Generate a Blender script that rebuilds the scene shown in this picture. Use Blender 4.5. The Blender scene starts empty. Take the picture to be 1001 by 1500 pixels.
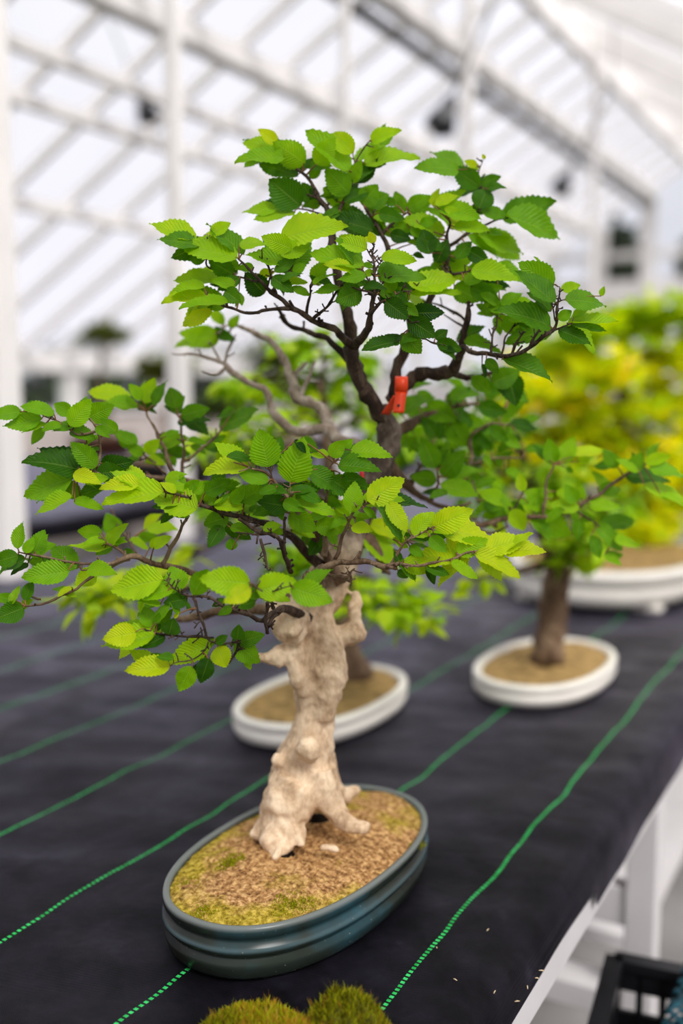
import bpy, bmesh, math, random
from mathutils import Vector, Matrix, noise

scene = bpy.context.scene
COL = scene.collection
PI = math.pi
rnd = random.Random(11)

# ------------------------------------------------------------------ camera
F = 1500.0                       # focal length in pixels of the 1001 x 1500 frame
CX, CY = 500.5, 750.0
CAM_Z = 1.29
PITCH = math.radians(7.03)
YAW = math.radians(28.8)
cam_d = bpy.data.cameras.new('camera')
cam = bpy.data.objects.new('camera', cam_d)
COL.objects.link(cam)
cam.location = (0, 0, CAM_Z)
cam.rotation_euler = (PI / 2 - PITCH, 0, YAW)
cam_d.sensor_fit = 'VERTICAL'
cam_d.sensor_height = 36.0
cam_d.lens = 36.0
cam_d.clip_start = 0.02
cam_d.clip_end = 300
cam_d.dof.use_dof = True
cam_d.dof.focus_distance = 0.855
cam_d.dof.aperture_fstop = 2.05
scene.camera = cam
MAT = Matrix.Translation(cam.location) @ cam.rotation_euler.to_matrix().to_4x4()
CAMV = Vector(cam.location)


def P(px, py, d):
    """world point seen at photo pixel (px, py) at depth d"""
    return MAT @ Vector(((px - CX) / F * d, -(py - CY) / F * d, -d))


def G(px, py, z):
    """world point seen at photo pixel (px, py) on the level plane z"""
    r = P(px, py, 1.0) - CAMV
    return CAMV + r * ((z - CAM_Z) / r.z)


# ------------------------------------------------------------------ scene helpers
def tag(o, label=None, cat=None, group=None, kind=None):
    if label:
        o['label'] = label
    if cat:
        o['category'] = cat
    if group:
        o['group'] = group
    if kind:
        o['kind'] = kind
    return o


def empty(name, loc, rz=0.0):
    o = bpy.data.objects.new(name, None)
    COL.objects.link(o)
    o.location = loc
    o.rotation_euler = (0, 0, rz)
    o.empty_display_size = 0.05
    return o


def obj(name, bm, mats, parent=None, smooth=True, world=True):
    """link bm as one mesh object; with a parent, bm is given in world space (world) or in the parent's space"""
    me = bpy.data.meshes.new(name)
    bmesh.ops.recalc_face_normals(bm, faces=bm.faces) if getattr(bm, 'closed', False) else None
    if smooth:
        for f in bm.faces:
            f.smooth = True
    bm.to_mesh(me)
    bm.free()
    if not isinstance(mats, (list, tuple)):
        mats = [mats]
    for m in mats:
        me.materials.append(m)
    o = bpy.data.objects.new(name, me)
    COL.objects.link(o)
    if parent is not None:
        o.parent = parent
        if world:
            m = Matrix.Identity(4)
            p = parent
            chain = []
            while p is not None:
                chain.append(p)
                p = p.parent
            for q in reversed(chain):
                m = m @ Matrix.LocRotScale(q.location, q.rotation_euler, q.scale)
            me.transform(m.inverted())
    return o


def box(bm, lo, hi, bevel=0.0):
    x0, y0, z0 = lo
    x1, y1, z1 = hi
    v = [bm.verts.new(c) for c in ((x0, y0, z0), (x1, y0, z0), (x1, y1, z0), (x0, y1, z0),
                                   (x0, y0, z1), (x1, y0, z1), (x1, y1, z1), (x0, y1, z1))]
    fs = [bm.faces.new([v[i] for i in q]) for q in
          ((0, 3, 2, 1), (4, 5, 6, 7), (0, 1, 5, 4), (1, 2, 6, 5), (2, 3, 7, 6), (3, 0, 4, 7))]
    if bevel > 0:
        es = list({e for f in fs for e in f.edges})
        bmesh.ops.bevel(bm, geom=es, offset=bevel, segments=2, affect='EDGES', profile=0.5)


def beam(bm, a, b, w, h, up=Vector((0, 0, 1))):
    """rectangular bar from a to b, w across and h along up"""
    a, b = Vector(a), Vector(b)
    t = (b - a).normalized()
    s = t.cross(up).normalized()
    u = s.cross(t)
    vs = []
    for p in (a, b):
        for i, j in ((-1, -1), (1, -1), (1, 1), (-1, 1)):
            vs.append(bm.verts.new(p + s * (i * w / 2) + u * (j * h / 2)))
    for q in ((3, 2, 1, 0), (4, 5, 6, 7), (0, 1, 5, 4), (1, 2, 6, 5), (2, 3, 7, 6), (3, 0, 4, 7)):
        bm.faces.new([vs[i] for i in q])


def catmull(pts, n):
    """smooth a list of tuples of equal length"""
    if len(pts) < 3:
        out = []
        for k in range(n + 1):
            t = k / n
            out.append(tuple(a + (b - a) * t for a, b in zip(pts[0], pts[-1])))
        return out
    out = []
    q = [pts[0]] + list(pts) + [pts[-1]]
    for i in range(1, len(q) - 2):
        for k in range(n):
            t = k / n
            out.append(tuple(0.5 * (2 * b + (c - a) * t + (2 * a - 5 * b + 4 * c - d) * t * t + (3 * b - a - 3 * c + d) * t ** 3)
                             for a, b, c, d in zip(q[i - 1], q[i], q[i + 1], q[i + 2])))
    out.append(tuple(pts[-1]))
    return out


def tube(bm, pts, radii, seg=7, rough=0.0, mat=0, freq=60.0):
    """closed tapered tube along world points"""
    rings = []
    n = len(pts)
    prev = None
    for i, p in enumerate(pts):
        a = pts[max(i - 1, 0)]
        b = pts[min(i + 1, n - 1)]
        t = (b - a)
        if t.length < 1e-9:
            t = Vector((0, 0, 1))
        t.normalize()
        if prev is None:
            s = t.cross(Vector((0.31, 0.77, 0.55)))
        else:
            s = prev - t * prev.dot(t)
        s.normalize()
        prev = s
        u = t.cross(s)
        ring = []
        for k in range(seg):
            an = 2 * PI * k / seg
            dr = s * math.cos(an) + u * math.sin(an)
            r = radii[i]
            if rough:
                r *= 1 + rough * noise.noise((p + dr * r) * freq)
            ring.append(bm.verts.new(p + dr * r))
        rings.append(ring)
    for i in range(n - 1):
        for k in range(seg):
            f = bm.faces.new((rings[i][k], rings[i][(k + 1) % seg], rings[i + 1][(k + 1) % seg], rings[i + 1][k]))
            f.material_index = mat
    for ring, rev in ((rings[0], True), (rings[-1], False)):
        f = bm.faces.new(list(reversed(ring)) if rev else ring)
        f.material_index = mat


def pxpoly(poly, n=5):
    """pixel polyline (px, py, depth, radius in px) -> world points, world radii, pixel samples"""
    sm = catmull(poly, n)
    return [P(a, b, c) for a, b, c, r in sm], [max(r, 0.35) / F * c for a, b, c, r in sm], sm


# ------------------------------------------------------------------ materials
class NT:
    def __init__(self, name):
        self.m = bpy.data.materials.new(name)
        self.m.use_nodes = True
        self.t = self.m.node_tree
        self.t.nodes.clear()
        self.out = self.t.nodes.new('ShaderNodeOutputMaterial')

    def n(self, typ, ins=None, **kw):
        nd = self.t.nodes.new(typ)
        for k, v in kw.items():
            setattr(nd, k, v)
        for k, v in (ins or {}).items():
            self.put(nd.inputs[k], v)
        return nd

    def put(self, sock, v):
        if isinstance(v, bpy.types.NodeSocket):
            self.t.links.new(v, sock)
        elif isinstance(v, bpy.types.Node):
            self.t.links.new(v.outputs[0], sock)
        else:
            sock.default_value = v

    def math(self, op, a, b=0.0, c=None):
        nd = self.n('ShaderNodeMath', operation=op)
        self.put(nd.inputs[0], a)
        self.put(nd.inputs[1], b)
        if c is not None:
            self.put(nd.inputs[2], c)
        return nd.outputs[0]

    def ramp(self, fac, stops):
        nd = self.n('ShaderNodeValToRGB')
        el = nd.color_ramp.elements
        while len(el) < len(stops):
            el.new(0.5)
        for e, (p, c) in zip(el, stops):
            e.position = p
            e.color = (*c, 1.0)
        self.put(nd.inputs[0], fac)
        return nd.outputs[0]

    def mix(self, fac, a, b, blend='MIX'):
        nd = self.n('ShaderNodeMix', data_type='RGBA', blend_type=blend)
        self.put(nd.inputs[0], fac)
        for s, v in ((nd.inputs[6], a), (nd.inputs[7], b)):
            if isinstance(v, tuple) and len(v) == 3:
                v = (*v, 1.0)
            self.put(s, v)
        return nd.outputs[2]

    def noise(self, vec, scale, detail=4.0, rough=0.55, dist=0.0):
        nd = self.n('ShaderNodeTexNoise', {'Scale': scale, 'Detail': detail, 'Roughness': rough, 'Distortion': dist})
        if vec is not None:
            self.put(nd.inputs['Vector'], vec)
        return nd.outputs['Fac']

    def coord(self):
        return self.n('ShaderNodeTexCoord').outputs['Object']

    def bump(self, height, strength=0.3, dist=0.002):
        return self.n('ShaderNodeBump', {'Strength': strength, 'Distance': dist, 'Height': height}).outputs[0]

    def bsdf(self, color, rough=0.5, spec=0.5, normal=None, **kw):
        nd = self.n('ShaderNodeBsdfPrincipled')
        if isinstance(color, tuple) and len(color) == 3:
            color = (*color, 1.0)
        self.put(nd.inputs['Base Color'], color)
        self.put(nd.inputs['Roughness'], rough)
        self.put(nd.inputs['Specular IOR Level'], spec)
        if normal is not None:
            self.put(nd.inputs['Normal'], normal)
        for k, v in kw.items():
            self.put(nd.inputs[k], v)
        return nd

    def done(self, sh):
        self.t.links.new(sh.outputs[0] if isinstance(sh, bpy.types.Node) else sh, self.out.inputs[0])
        return self.m


def plain(name, color, rough=0.5, spec=0.5, var=0.12, scale=14.0, bump=0.0, **kw):
    t = NT(name)
    co = t.coord()
    f = t.noise(co, scale)
    dark = tuple(c * (1 - var * 2) for c in color)
    lite = tuple(min(1.0, c * (1 + var)) for c in color)
    col = t.ramp(f, [(0.3, dark), (0.7, lite)])
    nrm = t.bump(f, bump) if bump else None
    return t.done(t.bsdf(col, rough, spec, nrm, **kw))


def leaf_material(name, stops, trans=0.42, veins=True, rough=0.42, tgain=1.25):
    t = NT(name)
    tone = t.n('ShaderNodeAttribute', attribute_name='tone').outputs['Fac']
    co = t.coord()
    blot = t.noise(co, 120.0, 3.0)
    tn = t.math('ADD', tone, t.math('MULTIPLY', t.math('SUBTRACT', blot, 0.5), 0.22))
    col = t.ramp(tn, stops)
    nrm = None
    if veins:
        uv = t.n('ShaderNodeUVMap', uv_map='leafmap').outputs[0]
        sp = t.n('ShaderNodeSeparateXYZ', {0: uv})
        u, v = sp.outputs[0], sp.outputs[1]
        av = t.math('ABSOLUTE', t.math('SUBTRACT', v, 0.5))
        ph = t.math('FRACT', t.math('MULTIPLY', t.math('SUBTRACT', u, t.math('MULTIPLY', av, 0.5)), 13.0))
        dv = t.math('ABSOLUTE', t.math('SUBTRACT', ph, 0.5))
        side = t.math('SMOOTH_MIN', 1.0, t.math('MAXIMUM', t.math('MULTIPLY_ADD', dv, -7.0, 1.0), 0.0), 0.05)
        mid = t.math('MAXIMUM', t.math('MULTIPLY_ADD', av, -32.0, 1.0), 0.0)
        vein = t.math('MAXIMUM', t.math('MULTIPLY', side, 0.4), mid)
        lite = t.mix(0.5, col, (0.42, 0.62, 0.12))
        col = t.mix(t.math('MULTIPLY', vein, 0.55), col, lite)
        wave = t.math('SINE', t.math('MULTIPLY', ph, 2 * PI))
        nrm = t.bump(t.math('ADD', t.math('MULTIPLY', wave, 0.5), t.math('MULTIPLY', mid, -1.0)), 0.55, 0.0007)
    p = t.bsdf(col, rough, 0.17, nrm)
    tc = t.mix(1.0, col, (tgain * 1.1, tgain, tgain * 0.3), 'MULTIPLY')
    tr = t.n('ShaderNodeBsdfTranslucent', {0: tc})
    mx = t.n('ShaderNodeMixShader', {0: trans, 1: p, 2: tr})
    return t.done(mx)


M = {}
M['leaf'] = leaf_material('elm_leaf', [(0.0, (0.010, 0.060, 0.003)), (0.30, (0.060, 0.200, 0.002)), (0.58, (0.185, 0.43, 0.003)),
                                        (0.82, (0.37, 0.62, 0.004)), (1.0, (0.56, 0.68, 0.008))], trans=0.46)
M['leaf_soft'] = leaf_material('soft_leaf', [(0.0, (0.012, 0.060, 0.006)), (0.4, (0.105, 0.28, 0.004)), (0.7, (0.32, 0.54, 0.006)),
                                              (1.0, (0.48, 0.60, 0.012))], veins=False)
M['leaf_maple'] = leaf_material('maple_leaf', [(0.0, (0.12, 0.27, 0.004)), (0.34, (0.46, 0.64, 0.005)), (0.75, (0.80, 0.82, 0.008)),
                                                (0.93, (0.90, 0.80, 0.012)), (1.0, (0.90, 0.58, 0.16))], trans=0.58, tgain=1.3, veins=False)
M['leaf_far'] = leaf_material('far_leaf', [(0.0, (0.010, 0.028, 0.006)), (0.5, (0.05, 0.09, 0.012)), (1.0, (0.24, 0.27, 0.05))],
                              veins=False, trans=0.25)
M['petiole'] = plain('petiole', (0.22, 0.10, 0.035), 0.5, 0.3, 0.2, 200)


def bark(name, lo, mid, hi, scale=38.0, bump=0.5, height_dark=False):
    t = NT(name)
    co = t.coord()
    mp = t.n('ShaderNodeMapping', {0: co})
    mp.inputs['Scale'].default_value = (1, 1, 0.55)
    f = t.noise(mp, scale, 8.0, 0.68, 0.6)
    g = t.noise(mp, scale * 6, 4.0, 0.7)
    big = t.noise(co, 11.0, 3.0)
    k = t.math('ADD', t.math('MULTIPLY', f, 0.7), t.math('MULTIPLY', g, 0.3))
    col = t.ramp(k, [(0.30, lo), (0.46, mid), (0.60, hi)])
    col = t.mix(t.ramp(big, [(0.5, (0, 0, 0)), (0.66, (0.5, 0.5, 0.5))]), col, tuple(c * 0.55 for c in mid))
    if height_dark:
        z = t.n('ShaderNodeSeparateXYZ', {0: co}).outputs[2]
        zz = t.math('ADD', z, t.math('MULTIPLY', t.math('SUBTRACT', big, 0.5), 0.12))
        hk = t.n('ShaderNodeMapRange', {0: zz, 1: 0.285, 2: 0.36}).outputs[0]
        col = t.mix(hk, col, t.ramp(k, [(0.32, (0.018, 0.012, 0.008)), (0.5, (0.075, 0.052, 0.038)), (0.66, (0.23, 0.18, 0.14))]))
    return t.done(t.bsdf(col, 0.75, 0.25, t.bump(k, bump, 0.004)))


M['bark_pale'] = bark('pale_bark', (0.19, 0.105, 0.052), (0.60, 0.415, 0.26), (0.86, 0.67, 0.47), height_dark=True)
M['bark_grey'] = bark('grey_bark', (0.10, 0.065, 0.045), (0.30, 0.22, 0.165), (0.55, 0.46, 0.38), 70, 0.5)
M['bark_dark'] = bark('dark_bark', (0.008, 0.005, 0.004), (0.036, 0.020, 0.013), (0.12, 0.080, 0.055), 90, 0.5)
M['bark_brown'] = bark('brown_bark', (0.028, 0.015, 0.009), (0.115, 0.066, 0.038), (0.28, 0.19, 0.12), 45, 0.5)

# ------------------------------------------------------------------ the elm bonsai in front
TABLE_Z = 0.80
VIEWC = CAMV


def leaf(bm, lay, uvl, base, tip, ratio, tone, width_true=0.60, hi=True, mat=0, r=None):
    """one serrated, pointed leaf blade from base to tip (world); ratio = how wide it shows over its length"""
    r = r or rnd
    base, tip = Vector(base), Vector(tip)
    ax = tip - base
    L = ax.length
    if L < 1e-5:
        return
    ax.normalize()
    mid = (base + tip) / 2
    v = (VIEWC - mid).normalized()
    s = ax.cross(v)
    if s.length < 1e-4:
        s = ax.cross(Vector((0, 0, 1)))
    s.normalize()
    n0 = s.cross(ax)
    W = max(width_true, ratio)
    c = min(1.0, ratio / W)
    ph = math.acos(c)
    n1 = n0 * math.cos(ph) + s * math.sin(ph)
    n2 = n0 * math.cos(ph) - s * math.sin(ph)
    nn = n1 if n1.z > n2.z else n2
    if nn.z < -0.25:
        nn = -nn
    w = nn.cross(ax).normalized()
    fold = r.uniform(0.10, 0.48)
    curl = r.uniform(-0.10, 0.34)
    twist = r.uniform(-0.4, 0.4)
    wavp = r.uniform(0, 6.3)
    ns = 22 if hi else 7
    cols = (-1, -0.5, 0, 0.5, 1) if hi else (-1, 0, 1)
    grid = []
    for i in range(ns):
        t = i / (ns - 1)
        hw = (t ** 0.62) * ((1 - t) ** 1.05) / 0.336 * 0.5 * W * L
        row = []
        tw = twist * (t - 0.4)
        wd = w * math.cos(tw) + nn * math.sin(tw)
        nd = nn * math.cos(tw) - w * math.sin(tw)
        for cc in cols:
            h = hw
            tt = t
            if hi and abs(cc) == 1 and 1 < i < ns - 1:
                if i % 2:
                    h = hw * 1.035 + 0.012 * L
                    tt = t + 0.012
                else:
                    h = hw * 0.965 - 0.004 * L
            p = base + ax * (tt * L) + wd * (cc * h * math.cos(fold)) + nd * (abs(cc) * h * math.sin(fold) - curl * L * (t - 0.15) ** 2 * 0.9
                                                                            + (0.011 * L * math.sin(t * 21 + abs(cc) * 1.2) + 0.035 * L * math.sin(t * 6.5 + wavp + cc)) * abs(cc))
            vt = bm.verts.new(p)
            vt[lay] = tone
            row.append((vt, tt, 0.5 + cc * 0.5))
        grid.append(row)
    nc = len(cols)
    for i in range(ns - 1):
        for j in range(nc - 1):
            q = (grid[i][j], grid[i + 1][j], grid[i + 1][j + 1], grid[i][j + 1])
            try:
                f = bm.faces.new([a[0] for a in q])
            except ValueError:
                continue
            f.material_index = mat
            f.smooth = True
            for lp, a in zip(f.loops, q):
                lp[uvl].uv = (a[1], a[2])


def petiole(bm, lay, a, b, r0, r1, mat=1, sag=0.0):
    m = (a + b) / 2 + Vector((0, 0, sag))
    pts = [Vector(q) for q in catmull([tuple(a), tuple(m), tuple(b)], 3)]
    n = len(pts)
    tube(bm, pts, [r0 + (r1 - r0) * i / (n - 1) for i in range(n)], 5, mat=mat)


# each branch: bark, wood = polylines of (px, py, depth, radius px), leaves = "base x y, tip x y, shown width ratio, tone" per line
BR = []


def branch(bark, wood, leaves='', spurs=0.35, dj=0.013, fill=0.7, lift=0.0):
    BR.append((bark, wood, leaves, spurs, dj, fill, lift))


# leader up to the crown's top left
branch('bark_dark', [
    [(562, 612, .985, 14), (535, 570, .97, 12), (518, 530, .96, 11), (513, 480, .95, 9), (498, 425, .94, 7.5), (489, 370, .93, 6.5), (484, 325, .93, 5), (468, 290, .93, 3.5), (452, 262, .93, 2.5), (425, 240, .93, 1.8), (405, 225, .92, 1.2)],
    [(486, 335, .93, 3), (505, 290, .93, 2.4), (515, 270, .93, 1.8), (522, 235, .93, 1.4), (541, 207, .93, .9)],
    [(515, 262, .93, 1.4), (520, 240, .93, 1.1), (517, 224, .93, .8)],
    [(486, 330, .93, 2), (470, 313, .93, 1.6), (438, 306, .93, 1)],
    [(470, 298, .93, 2), (462, 280, .93, 1.5), (452, 262, .93, 1)],
    [(489, 372, .93, 3), (515, 355, .93, 2), (535, 344, .93, 1.4)]],
    """406 208 379 190 .5 .97
404 218 357 208 .42 .8
418 230 347 230 .28 .6
447 240 402 209 .62 .68
437 258 381 240 .36 .32
441 302 396 264 .78 .2
407 304 357 311 .26 .7
433 310 375 320 .22 .72
464 303 443 268 .5 .28
449 247 486 242 .35 .38
510 252 451 194 .36 .62
464 242 489 203 .62 .78
512 284 478 248 .6 .48
518 224 488 193 .56 .85
543 207 586 191 .4 .85
533 240 611 225 .29 .7
511 266 562 238 .32 .28
505 297 541 277 .42 .18
512 268 530 236 .5 .6
548 338 487 318 .42 .1
546 343 503 338 .26 .4
505 300 474 275 .62 .55
500 312 470 318 .4 .35
487 318 512 298 .5 .45
470 300 448 300 .5 .5
455 262 470 240 .5 .4
480 330 520 312 .4 .25""", 0.3)

# upper right leader
branch('bark_dark', [
    [(578, 580, .98, 9), (583, 540, .97, 8), (604, 486, .96, 7), (630, 440, .95, 5.5), (648, 400, .94, 4.5), (656, 370, .93, 3.5), (655, 345, .93, 2.5), (660, 325, .93, 1.5)],
    [(604, 486, .96, 5), (590, 430, .95, 4.5), (572, 372, .94, 4), (553, 332, .94, 3), (535, 305, .93, 2)],
    [(560, 345, .94, 3), (580, 325, .94, 2), (598, 310, .94, 1.4)],
    [(656, 365, .95, 3), (690, 335, .95, 2.5), (703, 305, .95, 2), (706, 280, .95, 1.5), (703, 250, .95, .8), (708, 232, .95, .5)],
    [(690, 335, .95, 2), (720, 324, .95, 1.5), (744, 317, .95, 1)],
    [(648, 400, .94, 3), (668, 402, .92, 2.2), (690, 396, .92, 1.4)],
    [(640, 420, .95, 2), (612, 425, .92, 1.6), (596, 422, .9, 1.2)],
    [(690, 396, .92, 1.5), (715, 392, .93, 1.2), (730, 390, .94, .9)]],
    """530 300 553 272 .75 .5
537 300 570 285 .6 .42
568 330 607 339 .4 .55
536 302 585 323 .42 .66
572 343 600 350 .55 .08
592 313 579 281 .5 .5
597 304 631 288 .5 .55
555 312 590 320 .5 .3
560 345 540 322 .5 .22
548 330 575 345 .4 .62
580 300 560 290 .5 .38
672 249 615 240 .32 .48
704 274 663 245 .52 .32
699 243 681 236 .5 .92
711 233 707 226 .6 1.0
703 270 734 260 .42 .32
714 277 742 272 .34 .28
702 306 714 274 .82 .22
692 300 712 312 .7 .12
741 316 824 342 .34 .5
704 310 744 318 .34 .38
600 307 633 293 .62 .5
637 301 671 287 .36 .92
652 342 598 315 .34 .72
642 306 702 316 .36 .66
657 326 683 319 .34 .92
665 333 715 335 .34 .68
650 306 678 318 .42 .88
685 345 731 371 .32 .5
700 345 767 366 .3 .68
715 342 746 346 .18 .6
630 372 618 335 .62 .18
640 385 655 352 .6 .14
685 366 716 384 .55 .18
690 396 758 411 .36 .78
655 394 706 413 .36 .76
665 420 702 440 .62 .45
596 354 623 359 .26 .6
622 338 596 322 .4 .45
727 388 767 409 .4 .58
707 410 746 421 .26 .12
605 374 623 376 .4 .16
598 421 670 412 .34 .86
600 428 672 431 .24 .8
690 420 730 440 .5 .4
700 430 735 420 .5 .5
655 380 680 370 .5 .35
640 400 612 396 .5 .4
668 380 690 355 .5 .3
615 330 640 320 .5 .55
620 350 650 365 .5 .3
600 335 625 345 .5 .5
680 415 712 402 .45 .6
630 395 665 385 .4 .5""", 0.4, 0.018)

# spray to the left
branch('bark_dark', [
    [(519, 508, .93, 7), (492, 484, .91, 5.5), (456, 468, .90, 4.5), (425, 450, .89, 4), (397, 429, .89, 3), (370, 398, .88, 2), (350, 380, .88, 1.4)],
    [(425, 452, .89, 3), (400, 454, .89, 2.6), (365, 459, .89, 2.4), (334, 449, .88, 2), (304, 439, .88, 1.2)],
    [(380, 412, .885, 2), (345, 405, .89, 1.6), (306, 394, .89, 1.4), (303, 372, .89, 1.2), (307, 347, .89, .8)],
    [(397, 429, .89, 2.5), (412, 412, .88, 1.8), (428, 385, .88, 1.2), (427, 362, .88, .8)],
    [(405, 434, .89, 2.5), (398, 410, .885, 2), (392, 390, .88, 1.4), (380, 375, .88, .9)],
    [(456, 468, .90, 3), (475, 455, .88, 2.2), (488, 435, .87, 2), (503, 416, .87, 1.4)],
    [(448, 463, .90, 2.5), (452, 438, .89, 2), (457, 414, .88, 1.4)],
    [(510, 528, .97, 6), (480, 497, .97, 4.5), (454, 487, .97, 4), (428, 479, .97, 3.5), (412, 462, .96, 3), (408, 452, .95, 2)]],
    """289 351 222 331 .32 .8
294 360 236 346 .3 .42
308 345 337 326 .46 .82
348 378 266 358 .32 .76
300 382 274 371 .62 .32
342 402 307 382 .62 .32
329 414 258 408 .27 .76
300 420 245 426 .24 .72
303 438 239 437 .3 .86
334 443 266 446 .18 .68
388 430 360 401 .75 .06
350 358 392 356 .28 .8
411 350 499 324 .36 .86
428 364 385 347 .52 .76
412 376 454 356 .46 .72
415 394 458 350 .55 .42
425 384 363 376 .36 .6
402 399 434 377 .34 .38
399 406 429 428 .46 .26
420 412 450 411 .36 .76
412 411 442 400 .22 .36
380 402 402 398 .5 .9
350 428 355 446 .42 .58
330 426 352 442 .7 .32
350 392 320 382 .35 .5
352 408 320 425 .45 .3
372 392 345 392 .4 .55
345 418 310 410 .4 .6
487 421 455 402 .28 .26
500 422 460 427 .22 .48
458 412 482 379 .42 .66
460 418 487 397 .17 .6
320 440 285 448 .3 .75
430 400 448 385 .5 .6""", 0.75)

# upright spray in the middle of the crown
branch('bark_dark', [
    [(520, 508, .93, 7), (540, 480, .89, 5), (545, 450, .87, 4), (548, 420, .86, 3), (549, 395, .86, 2), (543, 375, .86, 1.5), (538, 365, .86, .9)],
    [(548, 396, .86, 1.5), (546, 372, .86, 1.1), (548, 357, .86, .7)],
    [(548, 408, .86, 1.5), (553, 390, .86, 1.1), (559, 382, .86, .8)],
    [(547, 425, .86, 2), (537, 405, .86, 1.3), (530, 394, .86, .9)],
    [(546, 432, .86, 2), (530, 424, .86, 1.4), (505, 418, .86, .9)],
    [(543, 458, .87, 3), (565, 442, .86, 2.2), (585, 430, .86, 1.6), (603, 426, .86, 1)],
    [(548, 440, .86, 1.5), (560, 415, .86, 1.2), (572, 405, .86, .9)],
    [(563, 442, .86, 1.5), (582, 450, .86, 1.2), (598, 464, .86, 1)],
    [(598, 464, .86, 1.2), (612, 490, .87, 1.2), (625, 500, .88, 1.2), (645, 506, .9, 1.6), (672, 516, .93, 2)]],
    """538 366 493 349 .42 .8
548 357 542 339 .62 1.0
559 377 608 382 .36 .76
534 391 457 370 .3 .64
520 399 480 383 .32 .9
556 406 622 398 .34 .45
575 430 569 403 .72 .6
537 402 496 411 .32 .55
530 426 491 440 .62 .36
533 420 566 424 .32 .16
565 441 598 466 .62 .1
577 426 596 451 .46 .22
598 466 638 493 .56 .1
592 446 612 461 .62 .4
585 500 534 509 .3 .12
592 490 617 517 .72 .34
637 496 657 484 .6 .1
640 501 676 513 .52 .28
643 509 669 518 .32 .1
556 430 585 436 .4 .4
540 412 520 420 .4 .35
550 398 530 404 .4 .7
600 440 575 420 .5 .5
612 492 590 500 .4 .3""", 0.8, 0.008)

# spray to the right with the bare arm
branch('bark_dark', [
    [(572, 590, .99, 11), (595, 560, .98, 10), (620, 548, .98, 10), (655, 547, .97, 9), (672, 525, .95, 7), (678, 500, .94, 6), (686, 460, .93, 4), (688, 443, .93, 2.5)],
    [(676, 508, .94, 4), (690, 513, .92, 3.5), (720, 519, .90, 3), (750, 519, .89, 3), (780, 508, .88, 3.2), (800, 490, .87, 3), (815, 478, .87, 2.5), (816, 455, .87, 2), (819, 432, .87, 1.2), (818, 420, .87, .7)],
    [(816, 446, .87, 1.3), (824, 441, .87, 1), (830, 439, .87, .8)],
    [(814, 470, .87, 1.4), (809, 450, .87, 1.1), (808, 440, .87, .8)],
    [(810, 483, .87, 1.6), (828, 478, .87, 1.2), (838, 474, .87, .8)],
    [(750, 519, .89, 2.4), (756, 502, .89, 2), (768, 486, .89, 1.4)],
    [(776, 511, .88, 2.4), (783, 495, .88, 2), (792, 480, .88, 1.3)],
    [(655, 547, .97, 5), (690, 553, .98, 4), (722, 546, .98, 3), (748, 540, .98, 2)],
    [(686, 470, .95, 2.5), (655, 452, .97, 2), (620, 440, .98, 1.5)],
    [(684, 480, .95, 2), (664, 470, .96, 1.6), (650, 460, .96, 1)],
    [(720, 519, .90, 2), (722, 490, .91, 1.6), (730, 462, .92, 1.2), (733, 445, .92, .9)],
    [(735, 519, .9, 1.8), (742, 495, .91, 1.4), (757, 470, .92, 1)]],
    """812 418 761 386 .5 .56
813 444 758 398 .3 .34
808 456 777 426 .32 .34
822 425 850 417 .46 .76
828 440 888 440 .36 .48
881 434 885 419 .5 .7
818 468 838 455 .62 .5
832 474 902 470 .18 .76
836 478 886 484 .2 .42
818 483 866 501 .36 .2
840 465 861 451 .42 .7
806 478 738 447 .32 .36
745 446 785 447 .32 .7
728 466 759 487 .42 .72
712 430 731 461 .5 .7
725 390 766 412 .4 .55
735 470 772 482 .62 .6
752 488 761 507 .52 .6
680 500 733 512 .28 .4
745 470 790 462 .35 .6
715 450 750 455 .4 .5
720 460 700 445 .45 .45
735 448 765 430 .4 .6
760 470 785 490 .4 .45
730 445 705 430 .4 .55
770 460 795 470 .35 .5
735 526 807 551 .26 .35
712 526 731 546 .5 .3
745 548 756 592 .7 .1
720 560 762 545 .62 .42
690 552 720 575 .5 .4""", 0.6)

# two pale arms to the left, nearly bare
branch('bark_grey', [
    [(560, 668, 1.0, 13), (525, 655, 1.01, 11), (495, 645, 1.02, 9), (478, 627, 1.03, 8), (440, 632, 1.04, 7), (405, 610, 1.05, 6.5), (390, 575, 1.05, 5.5), (375, 565, 1.05, 5), (345, 547, 1.05, 4.5), (325, 531, 1.05, 3.5), (290, 520, 1.04, 2.2), (252, 518, 1.04, 1)],
    [(330, 535, 1.05, 3), (318, 550, 1.05, 2), (296, 543, 1.04, 1)],
    [(328, 533, 1.05, 2.2), (338, 508, 1.05, 2), (346, 490, 1.04, 1.2)],
    [(322, 530, 1.05, 2), (314, 512, 1.05, 1.5), (306, 500, 1.04, 1)],
    [(296, 522, 1.04, 1.5), (292, 508, 1.04, .8)]], '', 0.25)
branch('bark_grey', [
    [(540, 668, 1.0, 12), (505, 655, 1.02, 10), (483, 625, 1.04, 9), (474, 600, 1.05, 8.5), (452, 590, 1.05, 8), (435, 583, 1.05, 7.5), (425, 552, 1.05, 6.5), (415, 525, 1.05, 6), (396, 500, 1.05, 5), (370, 485, 1.05, 4), (345, 476, 1.05, 2.5), (335, 490, 1.05, 1.5)],
    [(430, 560, 1.05, 4), (436, 545, 1.05, 3), (450, 530, 1.05, 2)],
    [(440, 580, 1.05, 4), (450, 560, 1.05, 3), (462, 530, 1.05, 2)],
    [(345, 476, 1.05, 2), (330, 478, 1.05, 1.4), (318, 488, 1.05, 1)]],
    """329 475 302 455 .42 .7
316 491 256 500 .35 .66
334 496 317 484 .72 .22
336 480 350 462 .5 .6
322 490 345 498 .5 .3""", 0.3)

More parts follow.
